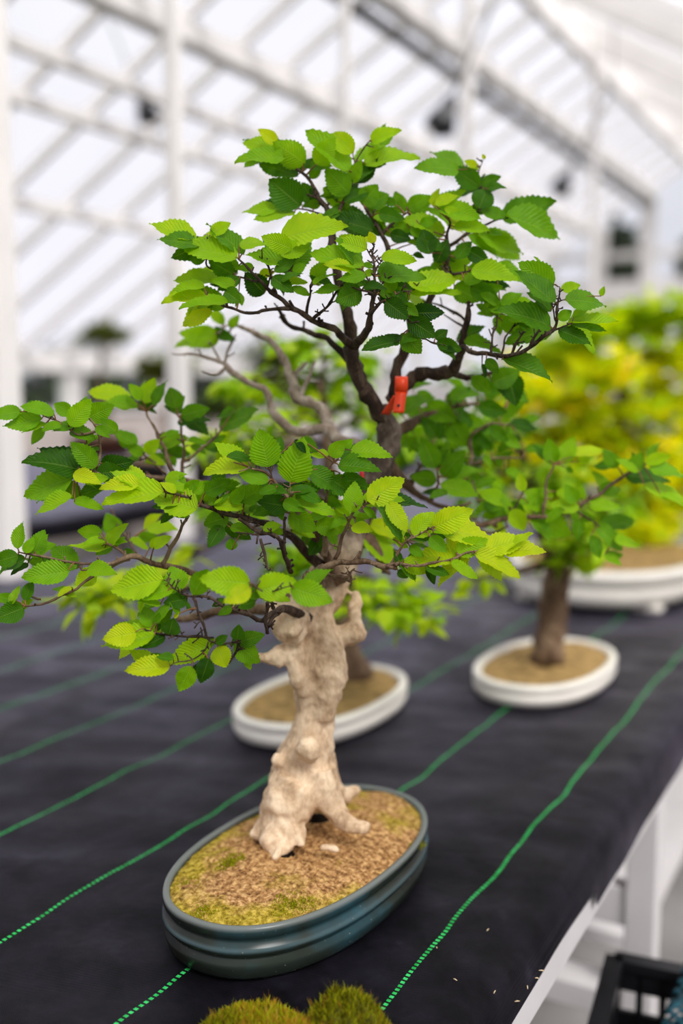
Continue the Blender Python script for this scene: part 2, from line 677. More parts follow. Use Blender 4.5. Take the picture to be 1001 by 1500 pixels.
# low left spray, rear tier and the far left tips
branch('bark_brown', [
    [(505, 790, .99, 13), (470, 765, 1.0, 10), (420, 738, 1.0, 7), (350, 720, .98, 5), (290, 706, .98, 4), (240, 700, .98, 3.5), (200, 698, .95, 3), (165, 697, .91, 2.4), (143, 690, .88, 2.2), (148, 660, .88, 2), (140, 628, .87, 1.8), (131, 612, .87, 1.2)],
    [(255, 701, .98, 3.5), (243, 662, .98, 3), (232, 640, .98, 2.6), (215, 603, .98, 1.6)],
    [(265, 703, .98, 3), (269, 655, .98, 2.2), (263, 612, .98, 1.6)],
    [(268, 675, .98, 2.4), (300, 655, .99, 2), (325, 628, 1.0, 1.4)],
    [(245, 695, .98, 2), (215, 668, .98, 1.5), (200, 655, .98, 1)],
    [(139, 632, .87, 1.8), (116, 636, .87, 1.6), (95, 622, .87, 1.3), (60, 606, .87, .9)],
    [(143, 690, .88, 1.8), (128, 692, .87, 1.4), (110, 697, .87, 1)]],
    """30 603 -12 608 .42 .5
62 614 7 624 .4 .6
80 607 33 592 .36 .6
70 623 33 632 .24 .66
90 622 62 629 .42 .55
106 607 79 591 .62 .55
102 624 132 586 .55 .66
128 612 166 594 .62 .46
104 630 138 641 .42 .42
74 630 113 622 .26 .4
142 684 105 649 .5 .5
124 690 39 668 .42 .1
108 700 33 724 .44 .56
142 694 183 689 .62 .2
152 681 198 694 .42 .38
107 694 147 707 .46 1.0
120 706 158 700 .42 .72
107 728 52 747 .32 .72
108 735 150 743 .36 .6
127 650 146 637 .28 .6
192 584 132 573 .34 .82
203 598 149 589 .3 .6
210 591 226 555 .52 .72
208 586 190 562 .5 .62
226 595 239 556 .28 .38
202 592 229 605 .38 .26
258 598 250 567 .72 .38
265 609 304 598 .5 .4
260 618 306 615 .28 .14
322 626 377 602 .32 .42
172 633 147 614 .52 .45
200 653 167 631 .38 .5
210 666 186 651 .52 .56
213 663 233 644 .62 .72
228 651 272 640 .42 .66
213 673 241 679 .38 .86
240 668 256 681 .5 .5
275 645 302 650 .34 .55
243 640 262 630 .4 .6
140 625 160 640 .5 .5
300 655 330 640 .4 .45
345 600 318 612 .35 .4""", 0.5)

# front left spray
branch('bark_dark', [
    [(470, 830, .95, 9), (430, 790, .92, 6), (395, 770, .89, 5), (355, 758, .87, 4), (300, 741, .86, 3), (270, 728, .86, 2.2), (240, 720, .855, 1.4)],
    [(381, 781, .87, 3), (402, 784, .86, 3), (417, 812, .87, 3.4), (426, 838, .9, 4)],
    [(350, 760, .86, 2.6), (365, 770, .86, 2.8), (381, 781, .86, 3)],
    [(382, 789, .86, 2.2), (389, 818, .86, 2), (394, 835, .86, 1.4)],
    [(378, 782, .86, 1.8), (366, 781, .86, 1.4), (352, 783, .86, .9)],
    [(419, 757, .87, 2.2), (416, 790, .87, 2.2), (420, 812, .87, 2)],
    [(340, 752, .87, 2), (330, 738, .86, 1.5), (320, 730, .86, 1)],
    [(315, 745, .86, 1.8), (330, 765, .87, 1.4), (306, 795, .87, 1)]],
    """240 720 153 736 .32 .86
205 710 147 712 .38 .96
290 746 223 723 .46 .8
262 741 223 739 .28 .32
246 712 282 722 .34 .7
250 748 277 757 .42 .48
272 718 292 703 .55 .52
283 722 306 705 .52 .6
300 721 337 705 .52 .36
353 734 389 711 .62 .5
340 738 358 710 .52 .55
313 740 354 745 .42 .76
310 741 337 726 .24 .5
305 719 347 705 .48 .4
293 736 301 721 .8 .6
335 757 298 768 .62 .38
325 770 306 802 .52 .22
337 773 372 778 .34 .45
385 775 412 768 .42 .66
340 806 338 789 .9 .36
345 725 375 735 .5 .35
320 725 300 708 .4 .6
360 730 335 715 .5 .45
255 728 230 742 .4 .6
365 745 395 752 .4 .4
350 750 385 742 .35 .55
258 722 236 706 .4 .88""", 0.9, 0.009)

# the sharp tuft facing the camera
branch('bark_brown', [
    [(500, 850, .97, 9), (460, 785, .91, 6), (432, 740, .86, 4), (418, 722, .85, 3), (400, 703, .845, 2.2), (380, 688, .84, 1.8), (364, 684, .84, 1.1)],
    [(430, 737, .855, 2), (426, 722, .85, 1.5), (425, 709, .85, 1)],
    [(470, 790, .92, 5), (478, 745, .89, 3), (482, 690, .87, 2), (492, 672, .87, 1.6), (503, 660, .87, 1)],
    [(400, 703, .845, 1.2), (396, 692, .84, 1), (394, 684, .84, .8)],
    [(475, 815, .9, 5), (477, 787, .9, 4), (490, 775, .89, 3)],
    [(460, 785, .91, 3), (440, 765, .88, 2), (425, 752, .87, 1.5)]],
    """394 684 380 630 .7 .58
425 707 444 647 .63 .64
365 685 297 686 .35 .9
394 706 351 692 .42 .5
485 669 504 645 .62 .55
482 667 455 666 .42 .78
495 682 555 684 .37 .3
513 660 572 665 .35 .62
505 655 516 644 .8 .55
450 688 496 714 .46 .28
440 643 466 661 .52 .32
430 739 489 748 .27 .68
425 742 379 735 .52 .14
424 752 462 776 .62 .62
462 768 507 776 .52 .62
488 748 519 769 .56 .7
332 669 369 672 .34 .18
455 706 428 713 .62 .6
390 715 422 725 .38 .26
425 722 464 715 .28 .26
482 700 517 723 .62 .32
425 778 462 783 .34 .7
452 801 477 784 .52 .3
470 790 454 812 .62 .2
440 720 470 735 .45 .35
405 715 380 722 .45 .4
475 730 500 742 .5 .45
470 705 445 725 .5 .25
415 735 445 748 .5 .4
490 690 475 712 .5 .4
480 752 450 760 .4 .5
400 745 370 752 .45 .35
500 700 535 700 .4 .3""", 0.7, 0.009)

# front right spray, the brightest
branch('bark_brown', [
    [(468, 862, .95, 9), (466, 842, .90, 10), (480, 827, .88, 5.5), (511, 823, .87, 4.2), (545, 824, .86, 4), (566, 830, .85, 4.4), (580, 834, .85, 3)],
    [(566, 829, .85, 3), (590, 826, .845, 2.4), (620, 828, .84, 2), (668, 815, .84, 1.8), (695, 807, .84, 1.4), (713, 804, .84, .9)],
    [(572, 828, .85, 2.4), (590, 800, .845, 2), (600, 790, .84, 1.5), (606, 784, .84, 1)],
    [(600, 790, .84, 1.5), (620, 782, .84, 1.2), (637, 772, .84, .9)],
    [(490, 820, .88, 3.4), (503, 785, .87, 2.6), (515, 752, .855, 2), (528, 740, .85, 1.6), (545, 734, .845, 1.1), (568, 736, .845, .8)],
    [(466, 842, .9, 4), (450, 840, .89, 3), (440, 855, .89, 2)],
    [(500, 845, .9, 3), (515, 850, .89, 2.2), (512, 838, .88, 1.4)],
    [(475, 838, .9, 3), (505, 848, .88, 2.6), (520, 833, .88, 1.2)],
    [(490, 805, .98, 12), (520, 785, .99, 11), (545, 798, .99, 10), (560, 822, .99, 8), (566, 840, .99, 6)]],
    """515 751 521 706 .58 .68
538 734 590 703 .52 .86
549 735 594 784 .24 .28
568 736 598 777 .42 .92
605 785 636 751 .62 .86
592 786 629 789 .36 .26
635 773 690 747 .52 .96
640 770 720 794 .35 .92
630 786 654 808 .62 .5
668 809 714 791 .52 .7
712 804 771 789 .44 .96
734 807 797 804 .37 .98
696 811 760 842 .35 .96
676 821 603 811 .35 .86
592 820 627 839 .52 .86
623 831 657 842 .34 .3
660 823 699 846 .32 .72
530 782 585 832 .32 .76
583 836 597 846 .7 .15
585 821 611 849 .42 .38
540 765 582 786 .42 .96
515 771 547 779 .42 .86
578 806 591 832 .34 .16
635 781 664 783 .22 .6
532 745 552 758 .4 .5
520 760 540 775 .4 .6
508 760 485 770 .4 .5
600 800 620 815 .5 .5
575 790 600 800 .4 .7""", 0.6, 0.007)

# lower front left spray
branch('bark_dark', [
    [(450, 905, .96, 9), (415, 890, .91, 5.5), (384, 907, .86, 3.6), (355, 897, .84, 3), (332, 889, .835, 2.7), (306, 877, .83, 2.3), (283, 874, .825, 1.8), (262, 866, .82, 1.3), (240, 850, .82, .9)],
    [(392, 928, .86, 3), (390, 903, .855, 3), (391, 882, .85, 2.4)],
    [(415, 890, .91, 4), (400, 905, .88, 3), (392, 920, .87, 2.6)],
    [(283, 876, .825, 2), (294, 903, .825, 2), (302, 930, .825, 1.8), (308, 940, .825, 1.2)],
    [(303, 934, .825, 1.6), (290, 931, .825, 2), (262, 930, .825, 1.8), (242, 928, .825, 1.4), (212, 921, .82, .9)],
    [(306, 938, .825, 1.3), (325, 945, .83, 1.3), (346, 939, .84, 1.2)],
    [(305, 940, .825, 1.1), (290, 963, .82, 1.1), (250, 975, .815, .9)],
    [(335, 971, .84, 2.2), (345, 955, .84, 1.6), (347, 940, .84, 1)],
    [(400, 890, .86, 3), (386, 870, .80, 2.2), (376, 860, .78, 1.6), (368, 856, .77, 1)],
    [(386, 870, .80, 1.6), (410, 862, .775, 1.2), (428, 860, .77, .9)]],
    """240 849 163 863 .47 .82
264 866 251 831 .82 .55
255 862 201 874 .32 .68
275 877 241 883 .58 .16
283 872 304 833 .52 .5
366 854 295 848 .52 .72
368 862 330 881 .52 .97
376 866 432 850 .62 .74
426 860 486 880 .52 .6
236 886 204 878 .32 .7
226 917 205 889 .62 .48
228 913 247 884 .37 .56
230 914 233 897 .5 .4
248 929 254 906 .95 .16
200 926 153 936 .62 .99
228 930 154 949 .37 .78
242 932 205 950 .42 .1
249 976 186 981 .47 .95
255 966 229 960 .42 .36
310 943 247 969 .47 .78
318 947 331 977 .8 .92
282 976 261 1012 .56 .62
306 964 294 1001 .56 .08
345 941 379 971 .62 .56
348 941 385 930 .52 .36
348 937 350 916 .88 .22
316 943 333 931 .62 .16
255 905 262 898 .5 .95
340 890 320 900 .5 .45
330 878 312 888 .5 .3
262 900 250 880 .4 .5
375 880 350 890 .5 .35
385 868 365 876 .5 .45""", 0.95, 0.007)

# low left branch reaching out of the frame
branch('bark_brown', [
    [(430, 885, .99, 12), (385, 868, .97, 8), (320, 848, .95, 6), (270, 835, .92, 5), (235, 828, .9, 4.6), (195, 816, .88, 4), (165, 825, .87, 2.5), (120, 827, .86, 2), (60, 815, .85, 1.7), (28, 809, .85, 1.1)],
    [(190, 819, .88, 3), (150, 838, .87, 2.3), (120, 856, .86, 2), (80, 878, .85, 2), (38, 888, .84, 1.3)],
    [(237, 828, .9, 3.5), (255, 795, .89, 3), (275, 757, .87, 2.4)],
    [(185, 814, .88, 2.5), (168, 802, .875, 2), (157, 797, .87, 1.2)],
    [(200, 815, .92, 3), (190, 792, .97, 2), (176, 776, .99, 1.6), (163, 745, 1.0, 1.2)],
    [(420, 892, .99, 10), (340, 893, 1.0, 7), (290, 902, 1.01, 6), (258, 905, 1.01, 5)],
    [(120, 827, .86, 1.6), (118, 836, .86, 1.3), (128, 836, .86, .8)],
    [(60, 878, .85, 1.6), (40, 872, .85, 1.2), (32, 862, .85, .8)]],
    """25 804 34 766 .42 .55
27 813 -8 824 .62 .32
38 819 6 831 .38 .22
36 810 49 788 .52 .62
50 809 64 777 .62 .42
45 813 79 797 .44 .52
114 833 75 799 .52 .36
102 836 36 847 .47 .56
140 838 111 856 .72 .82
128 833 169 840 .44 .62
155 804 103 802 .22 .82
158 799 182 766 .36 .76
150 781 114 778 .52 .6
170 781 157 754 .82 .48
155 791 124 796 .34 .7
166 801 181 786 .42 .6
35 890 -8 907 .62 .28
36 880 49 850 .47 .32
35 888 11 903 .38 .7
15 885 29 860 .36 .6
20 880 -6 872 .5 .4
190 790 217 801 .34 .76
217 773 259 776 .34 .82
225 801 251 787 .42 .8
60 818 40 808 .4 .5
105 860 85 872 .35 .9
90 868 112 872 .3 .7""", 0.5)

# right hand branches, softer, behind the focus
branch('bark_brown', [
    [(530, 790, 1.0, 11), (600, 790, 1.02, 6), (680, 773, 1.02, 5), (720, 765, 1.02, 4.4), (748, 757, 1.02, 4), (800, 757, 1.02, 3), (845, 745, 1.02, 2.6), (870, 728, 1.02, 2.4), (905, 703, 1.02, 2.4), (948, 678, 1.02, 1.4)],
    [(796, 757, 1.02, 2.2), (800, 712, 1.02, 2), (812, 680, 1.02, 1.4)],
    [(742, 758, 1.02, 2), (764, 728, 1.01, 1.5), (768, 715, 1.01, 1)],
    [(690, 772, 1.02, 2.4), (720, 780, 1.02, 2), (745, 772, 1.01, 1.2)],
    [(845, 747, 1.02, 2), (870, 765, 1.03, 1.6), (900, 790, 1.04, 1)]],
    """811 681 804 643 .56 .4
822 679 841 641 .52 .5
838 669 883 657 .32 .82
830 685 840 692 .6 .3
783 751 835 784 .52 .44
937 690 902 675 .32 .6
946 678 982 668 .46 .72
952 684 1006 700 .26 .5
917 697 980 701 .32 .1
943 712 1006 728 .26 .7
968 726 1006 742 .22 .6
925 691 941 664 .62 .32
905 685 884 659 .52 .32
845 736 829 711 .62 .45
863 740 908 742 .37 .56
850 746 804 736 .38 .6
835 756 872 760 .42 .5
870 771 917 801 .36 .4
865 785 881 817 .42 .28
885 812 911 826 .34 .55
750 746 769 777 .62 .7
745 740 703 722 .37 .6
745 739 769 751 .62 .2
766 720 761 694 .52 .7
775 738 792 724 .5 .55
800 730 770 720 .5 .5
815 720 840 730 .45 .6
795 745 760 730 .4 .55
880 725 910 712 .4 .45
890 715 870 690 .4 .5
825 745 800 765 .4 .45
720 765 745 785 .4 .7
900 790 935 800 .35 .6
850 760 845 790 .5 .35""", 0.4, 0.02, 0.5, 0.12)
branch('bark_brown', [
    [(560, 670, 1.02, 11), (600, 715, 1.03, 6), (630, 735, 1.02, 4), (660, 745, 1.0, 3), (690, 735, 1.0, 2)],
    [(632, 735, 1.02, 2.4), (642, 710, 1.0, 2), (641, 690, .99, 1.2)],
    [(600, 715, 1.03, 4), (612, 690, 1.03, 2.4), (625, 660, 1.04, 1.4)],
    [(662, 745, 1.0, 2.2), (675, 760, 1.0, 1.8), (700, 760, 1.0, 1.2)],
    [(572, 640, 1.02, 10), (620, 610, 1.05, 6), (655, 600, 1.06, 4), (680, 625, 1.07, 3), (692, 660, 1.06, 3), (690, 690, 1.05, 2.4), (700, 735, 1.03, 1.6)],
    [(655, 600, 1.06, 3), (700, 590, 1.06, 2), (740, 600, 1.06, 1.4)],
    [(685, 640, 1.07, 2.4), (720, 620, 1.07, 2), (750, 622, 1.07, 1.2)],
    [(690, 680, 1.05, 2), (730, 670, 1.05, 1.6), (765, 672, 1.05, 1)]],
    """638 686 619 642 .56 .42
648 698 679 662 .56 .4
640 704 603 698 .52 .4
645 709 699 726 .37 .56
672 706 686 723 .62 .78
705 723 750 743 .36 .62
690 626 654 589 .28 .3
585 606 633 577 .37 .42
700 631 700 669 .62 .25
708 668 722 684 .4 .62
747 621 785 629 .37 .1
660 621 686 652 .72 .5
625 591 667 616 .52 .42
700 596 742 603 .52 .26
658 580 700 572 .4 .4
668 585 690 570 .4 .2
690 700 660 690 .5 .4
695 715 725 700 .4 .5
640 640 620 612 .5 .3
645 625 670 640 .5 .45
715 625 745 645 .5 .35
735 610 770 590 .45 .5
755 640 730 660 .5 .45
770 660 800 655 .4 .5
720 660 700 640 .5 .3
680 600 655 615 .5 .5
710 580 740 565 .5 .4
630 610 605 620 .5 .5
665 665 640 655 .5 .25
675 690 705 700 .5 .45
740 690 770 700 .4 .55
725 680 750 660 .4 .5
765 620 790 610 .4 .5
720 640 700 660 .45 .4
620 660 600 650 .5 .4
655 720 630 730 .4 .4
745 575 775 585 .4 .45
700 555 725 575 .5 .3
680 570 660 555 .4 .5
735 640 765 655 .4 .6
610 575 640 590 .4 .45
600 640 570 655 .5 .5
630 680 655 660 .5 .35""", 0.35, 0.03)

# the thing itself
pot_c = G(447, 1238, TABLE_Z + 0.05)
tree = empty('potted_bonsai', (pot_c.x, pot_c.y, TABLE_Z))
tag(tree, 'elm bonsai with thick pale trunk in the oval blue-green pot at the front', 'bonsai')


def build_branch(bark, wood, leaves, spurs, dj, fill, lift, seed):
    r = random.Random(seed)
    bm = bmesh.new()
    samples = []
    for poly in wood:
        pts, rad, sm = pxpoly(poly)
        # crooked growth
        for i in range(1, len(pts) - 1):
            q = pts[i]
            pts[i] = q + Vector((noise.noise(q * 70), noise.noise(q * 70 + Vector((9, 0, 0))), noise.noise(q * 70 + Vector((0, 9, 0))))) * 0.0022
        tube(bm, pts, rad, 8, 0.45, freq=190.0)
        for s, p, ra in zip(sm, pts, rad):
            samples.append((s[0], s[1], s[2], p, ra))
        # stubby spurs and buds
        for i in range(2, len(pts) - 1):
            if rad[i] < 0.0030 and r.random() < spurs * 0.62:
                t = (pts[i] - pts[i - 1]).normalized()
                dr = Vector((r.uniform(-1, 1), r.uniform(-1, 1), r.uniform(-.4, 1)))
                dr = (dr - t * dr.dot(t) * 0.7).normalized()
                ln = r.uniform(0.003, 0.009)
                a = pts[i]
                b = a + dr * ln * 0.55 + t * ln * 0.15
                c = a + dr * ln + t * ln * 0.35
                r0 = max(0.0007, rad[i] * 0.6)
                tube(bm, [a, b, c], [r0, r0 * 0.8, r0 * 0.9], 5)
                if r.random() < 0.5:
                    tube(bm, [b, b + Vector((r.uniform(-1, 1), r.uniform(-1, 1), r.uniform(0, 1))).normalized() * ln * 0.5], [r0 * 0.7, r0 * 0.7], 5)
    ob = obj('branch', bm, M[bark], tree)
    if not leaves.strip():
        return ob
    fb = bmesh.new()
    lay = fb.verts.layers.float.new('tone')
    uvl = fb.loops.layers.uv.new('leafmap')
    lst = []
    for ln in leaves.strip().split('\n'):
        lst.append([float(q) for q in ln.split()])
    for k in range(len(lst)):
        bx, by, tx, ty, ra, tn = lst[k]
        lst[k][4] = ra * 1.12 + 0.03
        tx, ty = bx + (tx - bx) * 1.06, by + (ty - by) * 1.06
        lst[k][2:4] = [tx, ty]
        if r.random() < fill and math.hypot(tx - bx, ty - by) > 16:
            an = r.uniform(.35, 1.0) * r.choice((-1, 1))
            ux, uy = (tx - bx), (ty - by)
            kx, ky = ux * math.cos(an) - uy * math.sin(an), (ux * math.sin(an) + uy * math.cos(an)) * .75
            ox, oy = r.uniform(-14, 14), r.uniform(-9, 9)
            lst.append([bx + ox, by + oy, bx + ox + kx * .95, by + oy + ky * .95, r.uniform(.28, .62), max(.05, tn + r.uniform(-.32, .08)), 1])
    for row in lst:
        bx, by, tx, ty, ra, tn = row[:6]
        best = min(samples, key=lambda s: (s[0] - bx) ** 2 + (s[1] - by) ** 2)
        d = best[2] + (r.uniform(0.006, 0.035) if len(row) > 6 else r.uniform(-dj, dj))
        base = P(bx, by, d)
        lp = math.hypot(tx - bx, ty - by) / F * d
        dz = lp * r.uniform(-0.45, 0.30)
        tip = P(tx, ty, d + dz)
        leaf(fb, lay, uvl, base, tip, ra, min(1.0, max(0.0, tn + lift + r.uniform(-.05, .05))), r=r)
        if (best[3] - base).length > 0.0012:
            petiole(fb, lay, best[3], base + (tip - base) * 0.03, max(0.0005, min(best[4], 0.0009)), 0.00045, 1, sag=0.001)
    obj('foliage', fb, [M['leaf'], M['petiole']], ob)
    return ob


for k, a in enumerate(BR):
    build_branch(*a, seed=100 + k)

# trunk: overlapping limbs fused into one skin
tb = bmesh.new()


def limb(poly, n=6, seg=16, rough=0.25, freq=26):
    pts, rad, _ = pxpoly(poly, n)
    tube(tb, pts, rad, seg, rough, freq=freq)


limb([(444, 1172, .995, 44), (449, 1145, 1.0, 50), (452, 1100, .995, 40), (461, 1055, .99, 29), (467, 1005, .985, 31), (463, 965, .985, 36), (455, 930, .985, 39), (455, 895, .985, 37), (475, 860, .985, 32),
      (495, 820, .985, 28), (522, 750, .99, 25), (552, 690, .995, 21), (570, 645, .99, 18), (566, 615, .985, 15), (558, 595, .985, 11)])
limb([(474, 1050, .98, 17), (484, 1010, .972, 20), (490, 975, .97, 18), (480, 930, .97, 18), (470, 900, .975, 16)])
limb([(440, 1140, .985, 36), (424, 1180, .985, 40), (412, 1208, .98, 32), (398, 1230, .965, 18), (386, 1240, .96, 8)])
limb([(420, 1195, .975, 24), (424, 1225, .965, 17), (412, 1244, .955, 10), (396, 1256, .95, 5)])
limb([(430, 1215, .97, 18), (440, 1232, .958, 11), (446, 1240, .955, 5)])
limb([(468, 1130, .985, 30), (482, 1172, .98, 21), (500, 1200, .97, 14), (522, 1211, .965, 11), (540, 1214, .962, 8)])
limb([(480, 1150, 1.01, 20), (500, 1164, 1.03, 13), (520, 1158, 1.05, 9)])
limb([(400, 1205, .99, 20), (380, 1218, .985, 13), (366, 1222, .985, 6)])
limb([(470, 935, .985, 22), (500, 930, .98, 18), (522, 928, .975, 17), (527, 922, .975, 13)])
limb([(524, 925, .975, 13), (518, 898, .98, 9), (522, 880, .985, 8), (518, 866, .985, 6)])
limb([(440, 950, .97, 24), (412, 960, .965, 16), (388, 964, .96, 9), (372, 962, .96, 4)])
limb([(440, 930, .96, 22), (415, 918, .95, 17), (405, 900, .945, 13), (412, 885, .945, 8)])
limb([(440, 900, .955, 18), (432, 918, .945, 13), (425, 932, .94, 9)])
limb([(430, 900, .965, 18), (405, 892, .955, 12), (392, 878, .955, 8)])
limb([(452, 1112, .965, 13), (452, 1096, .96, 18), (453, 1080, .965, 12)], rough=.15)
limb([(418, 1122, .985, 11), (407, 1116, .98, 9), (404, 1106, .98, 5)])
limb([(446, 1015, .972, 13), (434, 985, .962, 12), (425, 962, .96, 8)])
trunk = obj('trunk', tb, M['bark_pale'], tree)
md = trunk.modifiers.new('fuse', 'REMESH')
md.mode = 'VOXEL'
md.voxel_size = 0.0021
md.use_smooth_shade = True
md = trunk.modifiers.new('soften', 'SMOOTH')
md.factor = 0.5
md.iterations = 3
tx = bpy.data.textures.new('bark_relief', 'CLOUDS')
tx.noise_scale = 0.014
tx.noise_depth = 3
md = trunk.modifiers.new('relief', 'DISPLACE')
md.texture = tx
md.texture_coords = 'GLOBAL'
md.strength = 0.008
md.mid_level = 0.5

for (a, b, rr) in (((470, 1243, .945), (496, 1246, .945), 5), ((398, 1256, .945), (412, 1240, .95), 5)):
    sc = bmesh.new()
    q, _, _ = pxpoly([(*a, rr * .6), ((a[0] + b[0]) / 2, a[1] - 2, a[2], rr), (*b, rr * .5)], 3)
    tube(sc, q, [rr * .6 / F, rr / F * .9, rr / F, rr / F * .9, rr / F, rr / F * .8, rr * .5 / F][:len(q)], 7, .5, freq=160)
    tag(obj('root', sc, M['bark_pale'], tree), 'pale root tip showing in the soil')


# ------------------------------------------------------------------ pots
def oval_pot(parent, a, b, prof, mat, p=2.25, seg=96, name='pot'):
    bm = bmesh.new()
    rings = []
    for o, z in prof:
        ring = []
        for k in range(seg):
            t = 2 * PI * k / seg
            c, s = math.cos(t), math.sin(t)
            x = math.copysign(abs(c) ** (2 / p), c) * (a + o)
            y = math.copysign(abs(s) ** (2 / p), s) * (b + o)
            ring.append(bm.verts.new((y, x, z)))      # long axis along y
        rings.append(ring)
    for i in range(len(rings) - 1):
        for k in range(seg):
            bm.faces.new((rings[i][k], rings[i + 1][k], rings[i + 1][(k + 1) % seg], rings[i][(k + 1) % seg]))
    bm.faces.new(rings[0])
    bm.faces.new(list(reversed(rings[-1])))
    bmesh.ops.recalc_face_normals(bm, faces=bm.faces)
    return obj(name, bm, mat, parent, world=False)


def soil_disc(parent, a, b, z, dome, mat, na=150, nr=60, p=2.25, amp=0.0016, seed=0.0, dents=()):
    bm = bmesh.new()
    c0 = bm.verts.new((0, 0, z + dome))
    prev = None
    for i in range(1, nr + 1):
        rr = i / nr
        ring = []
        for k in range(na):
            t = 2 * PI * k / na
            c, s = math.cos(t), math.sin(t)
            x = math.copysign(abs(c) ** (2 / p), c) * a * rr
            y = math.copysign(abs(s) ** (2 / p), s) * b * rr
            q = Vector((y, x, seed))
            h = z + dome * (1 - rr ** 2.2) + amp * (noise.noise(q * 190) + 0.9 * noise.noise(q * 420)) + 0.003 * noise.noise(q * 35)
            for dp, dr, dd in dents:
                q2 = (Vector((y, x, 0)) - (dp - parent.location)).to_2d().length / dr
                h -= dd * math.exp(-q2 ** 4)
            ring.append(bm.verts.new((y, x, h)))
        for k in range(na):
            if prev is None:
                bm.faces.new((c0, ring[k], ring[(k + 1) % na]))
            else:
                bm.faces.new((prev[k], ring[k], ring[(k + 1) % na], prev[(k + 1) % na]))
        prev = ring
    return obj('soil', bm, mat, parent, world=False)


t = NT('teal_glaze')
co = t.coord()
f = t.noise(co, 8, 4, 0.55)
sp_ = t.noise(co, 260, 2, 0.5)
z = t.n('ShaderNodeSeparateXYZ', {0: co}).outputs[2]
col = t.ramp(f, [(0.36, (0.010, 0.012, 0.008)), (0.54, (0.022, 0.030, 0.024)), (0.72, (0.022, 0.085, 0.115))])
lip = t.n('ShaderNodeMapRange', {0: z, 1: 0.0455, 2: 0.0495}).outputs[0]
col = t.mix(t.math('MULTIPLY', lip, 0.8), col, (0.17, 0.185, 0.175))
wear = t.ramp(t.math('ADD', t.math('MULTIPLY', t.math('ABSOLUTE', t.math('SUBTRACT', z, 0.030)), -260.0), 0.9), [(0.2, (0, 0, 0)), (0.8, (1, 1, 1))])
col = t.mix(t.math('MULTIPLY', wear, 0.45), col, (0.10, 0.16, 0.18))
col = t.mix(t.ramp(sp_, [(0.72, (0, 0, 0)), (0.76, (0.7, 0.7, 0.7))]), col, (0.30, 0.29, 0.25))
M['teal'] = t.done(t.bsdf(col, 0.25, 0.26, t.bump(f, 0.15)))
M['cream'] = plain('cream_glaze', (0.80, 0.76, 0.69), 0.32, 0.5, 0.05, 12)

t = NT('mossy_soil')
co = t.coord()
f1 = t.noise(co, 190, 4, 0.7)
f2 = t.noise(co, 17, 3, 0.6)
f3 = t.noise(co, 60, 3, 0.6)
soilc = t.ramp(f1, [(0.32, (0.070, 0.028, 0.010)), (0.48, (0.33, 0.165, 0.060)), (0.64, (0.66, 0.41, 0.18))])
mossc = t.ramp(f1, [(0.32, (0.08, 0.06, 0.005)), (0.5, (0.33, 0.25, 0.016)), (0.66, (0.56, 0.43, 0.06))])
sx = t.n('ShaderNodeSeparateXYZ', {0: co})
edge = t.math('ADD', t.math('POWER', t.math('DIVIDE', sx.outputs[0], 0.092), 2.0), t.math('POWER', t.math('DIVIDE', sx.outputs[1], 0.157), 2.0))
mk = t.math('ADD', t.math('MULTIPLY', t.math('SUBTRACT', f2, 0.5), 2.6), t.math('MULTIPLY', t.math('SUBTRACT', edge, 0.62), 0.75))
mk = t.math('ADD', mk, t.math('MULTIPLY', sx.outputs[0], -2.2))
col = t.mix(t.ramp(t.math('ADD', mk, 0.36), [(0.3, (0, 0, 0)), (0.75, (0.85, 0.85, 0.85))]), soilc, mossc)
M['soil'] = t.done(t.bsdf(col, 0.95, 0.1, t.bump(t.math('ADD', f1, f3), 0.7, 0.003)))
M['soil_plain'] = plain('plain_soil', (0.36, 0.23, 0.09), 0.95, 0.1, 0.28, 60, 0.5)
M['moss_blade'] = leaf_material('moss_blade', [(0.0, (0.035, 0.035, 0.003)), (0.4, (0.16, 0.15, 0.006)), (0.75, (0.40, 0.44, 0.010)), (1.0, (0.46, 0.20, 0.03))], veins=False, trans=0.3)
M['moss_bed'] = plain('moss_bed', (0.09, 0.085, 0.008), 0.95, 0.1, 0.4, 140, 0.6)

PROF = [(-0.014, 0.0), (-0.007, 0.001), (-0.0035, 0.005), (-0.0012, 0.013), (-0.0005, 0.017), (-0.0042, 0.0205), (-0.0042, 0.0225), (-0.0005, 0.0255), (0.0008, 0.029), (-0.0005, 0.032),
        (-0.0042, 0.0345), (-0.0042, 0.0385), (-0.0005, 0.0415), (0.0, 0.047), (-0.0008, 0.0496), (-0.003, 0.0503), (-0.0058, 0.0497), (-0.0068, 0.047), (-0.0075, 0.020)]
tree_rot = -0.045
potroot = tree
pot = oval_pot(tree, 0.166, 0.0965, PROF, M['teal'])
pot.rotation_euler.z = tree_rot
soil = soil_disc(tree, 0.1594, 0.0899, 0.0455, 0.012, M['soil'], dents=[(G(463, 1197, TABLE_Z + .055), .014, .032), (G(396, 1230, TABLE_Z + .055), .012, .028), (G(436, 1250, TABLE_Z + .055), .007, .008)])
soil.rotation_euler.z = tree_rot


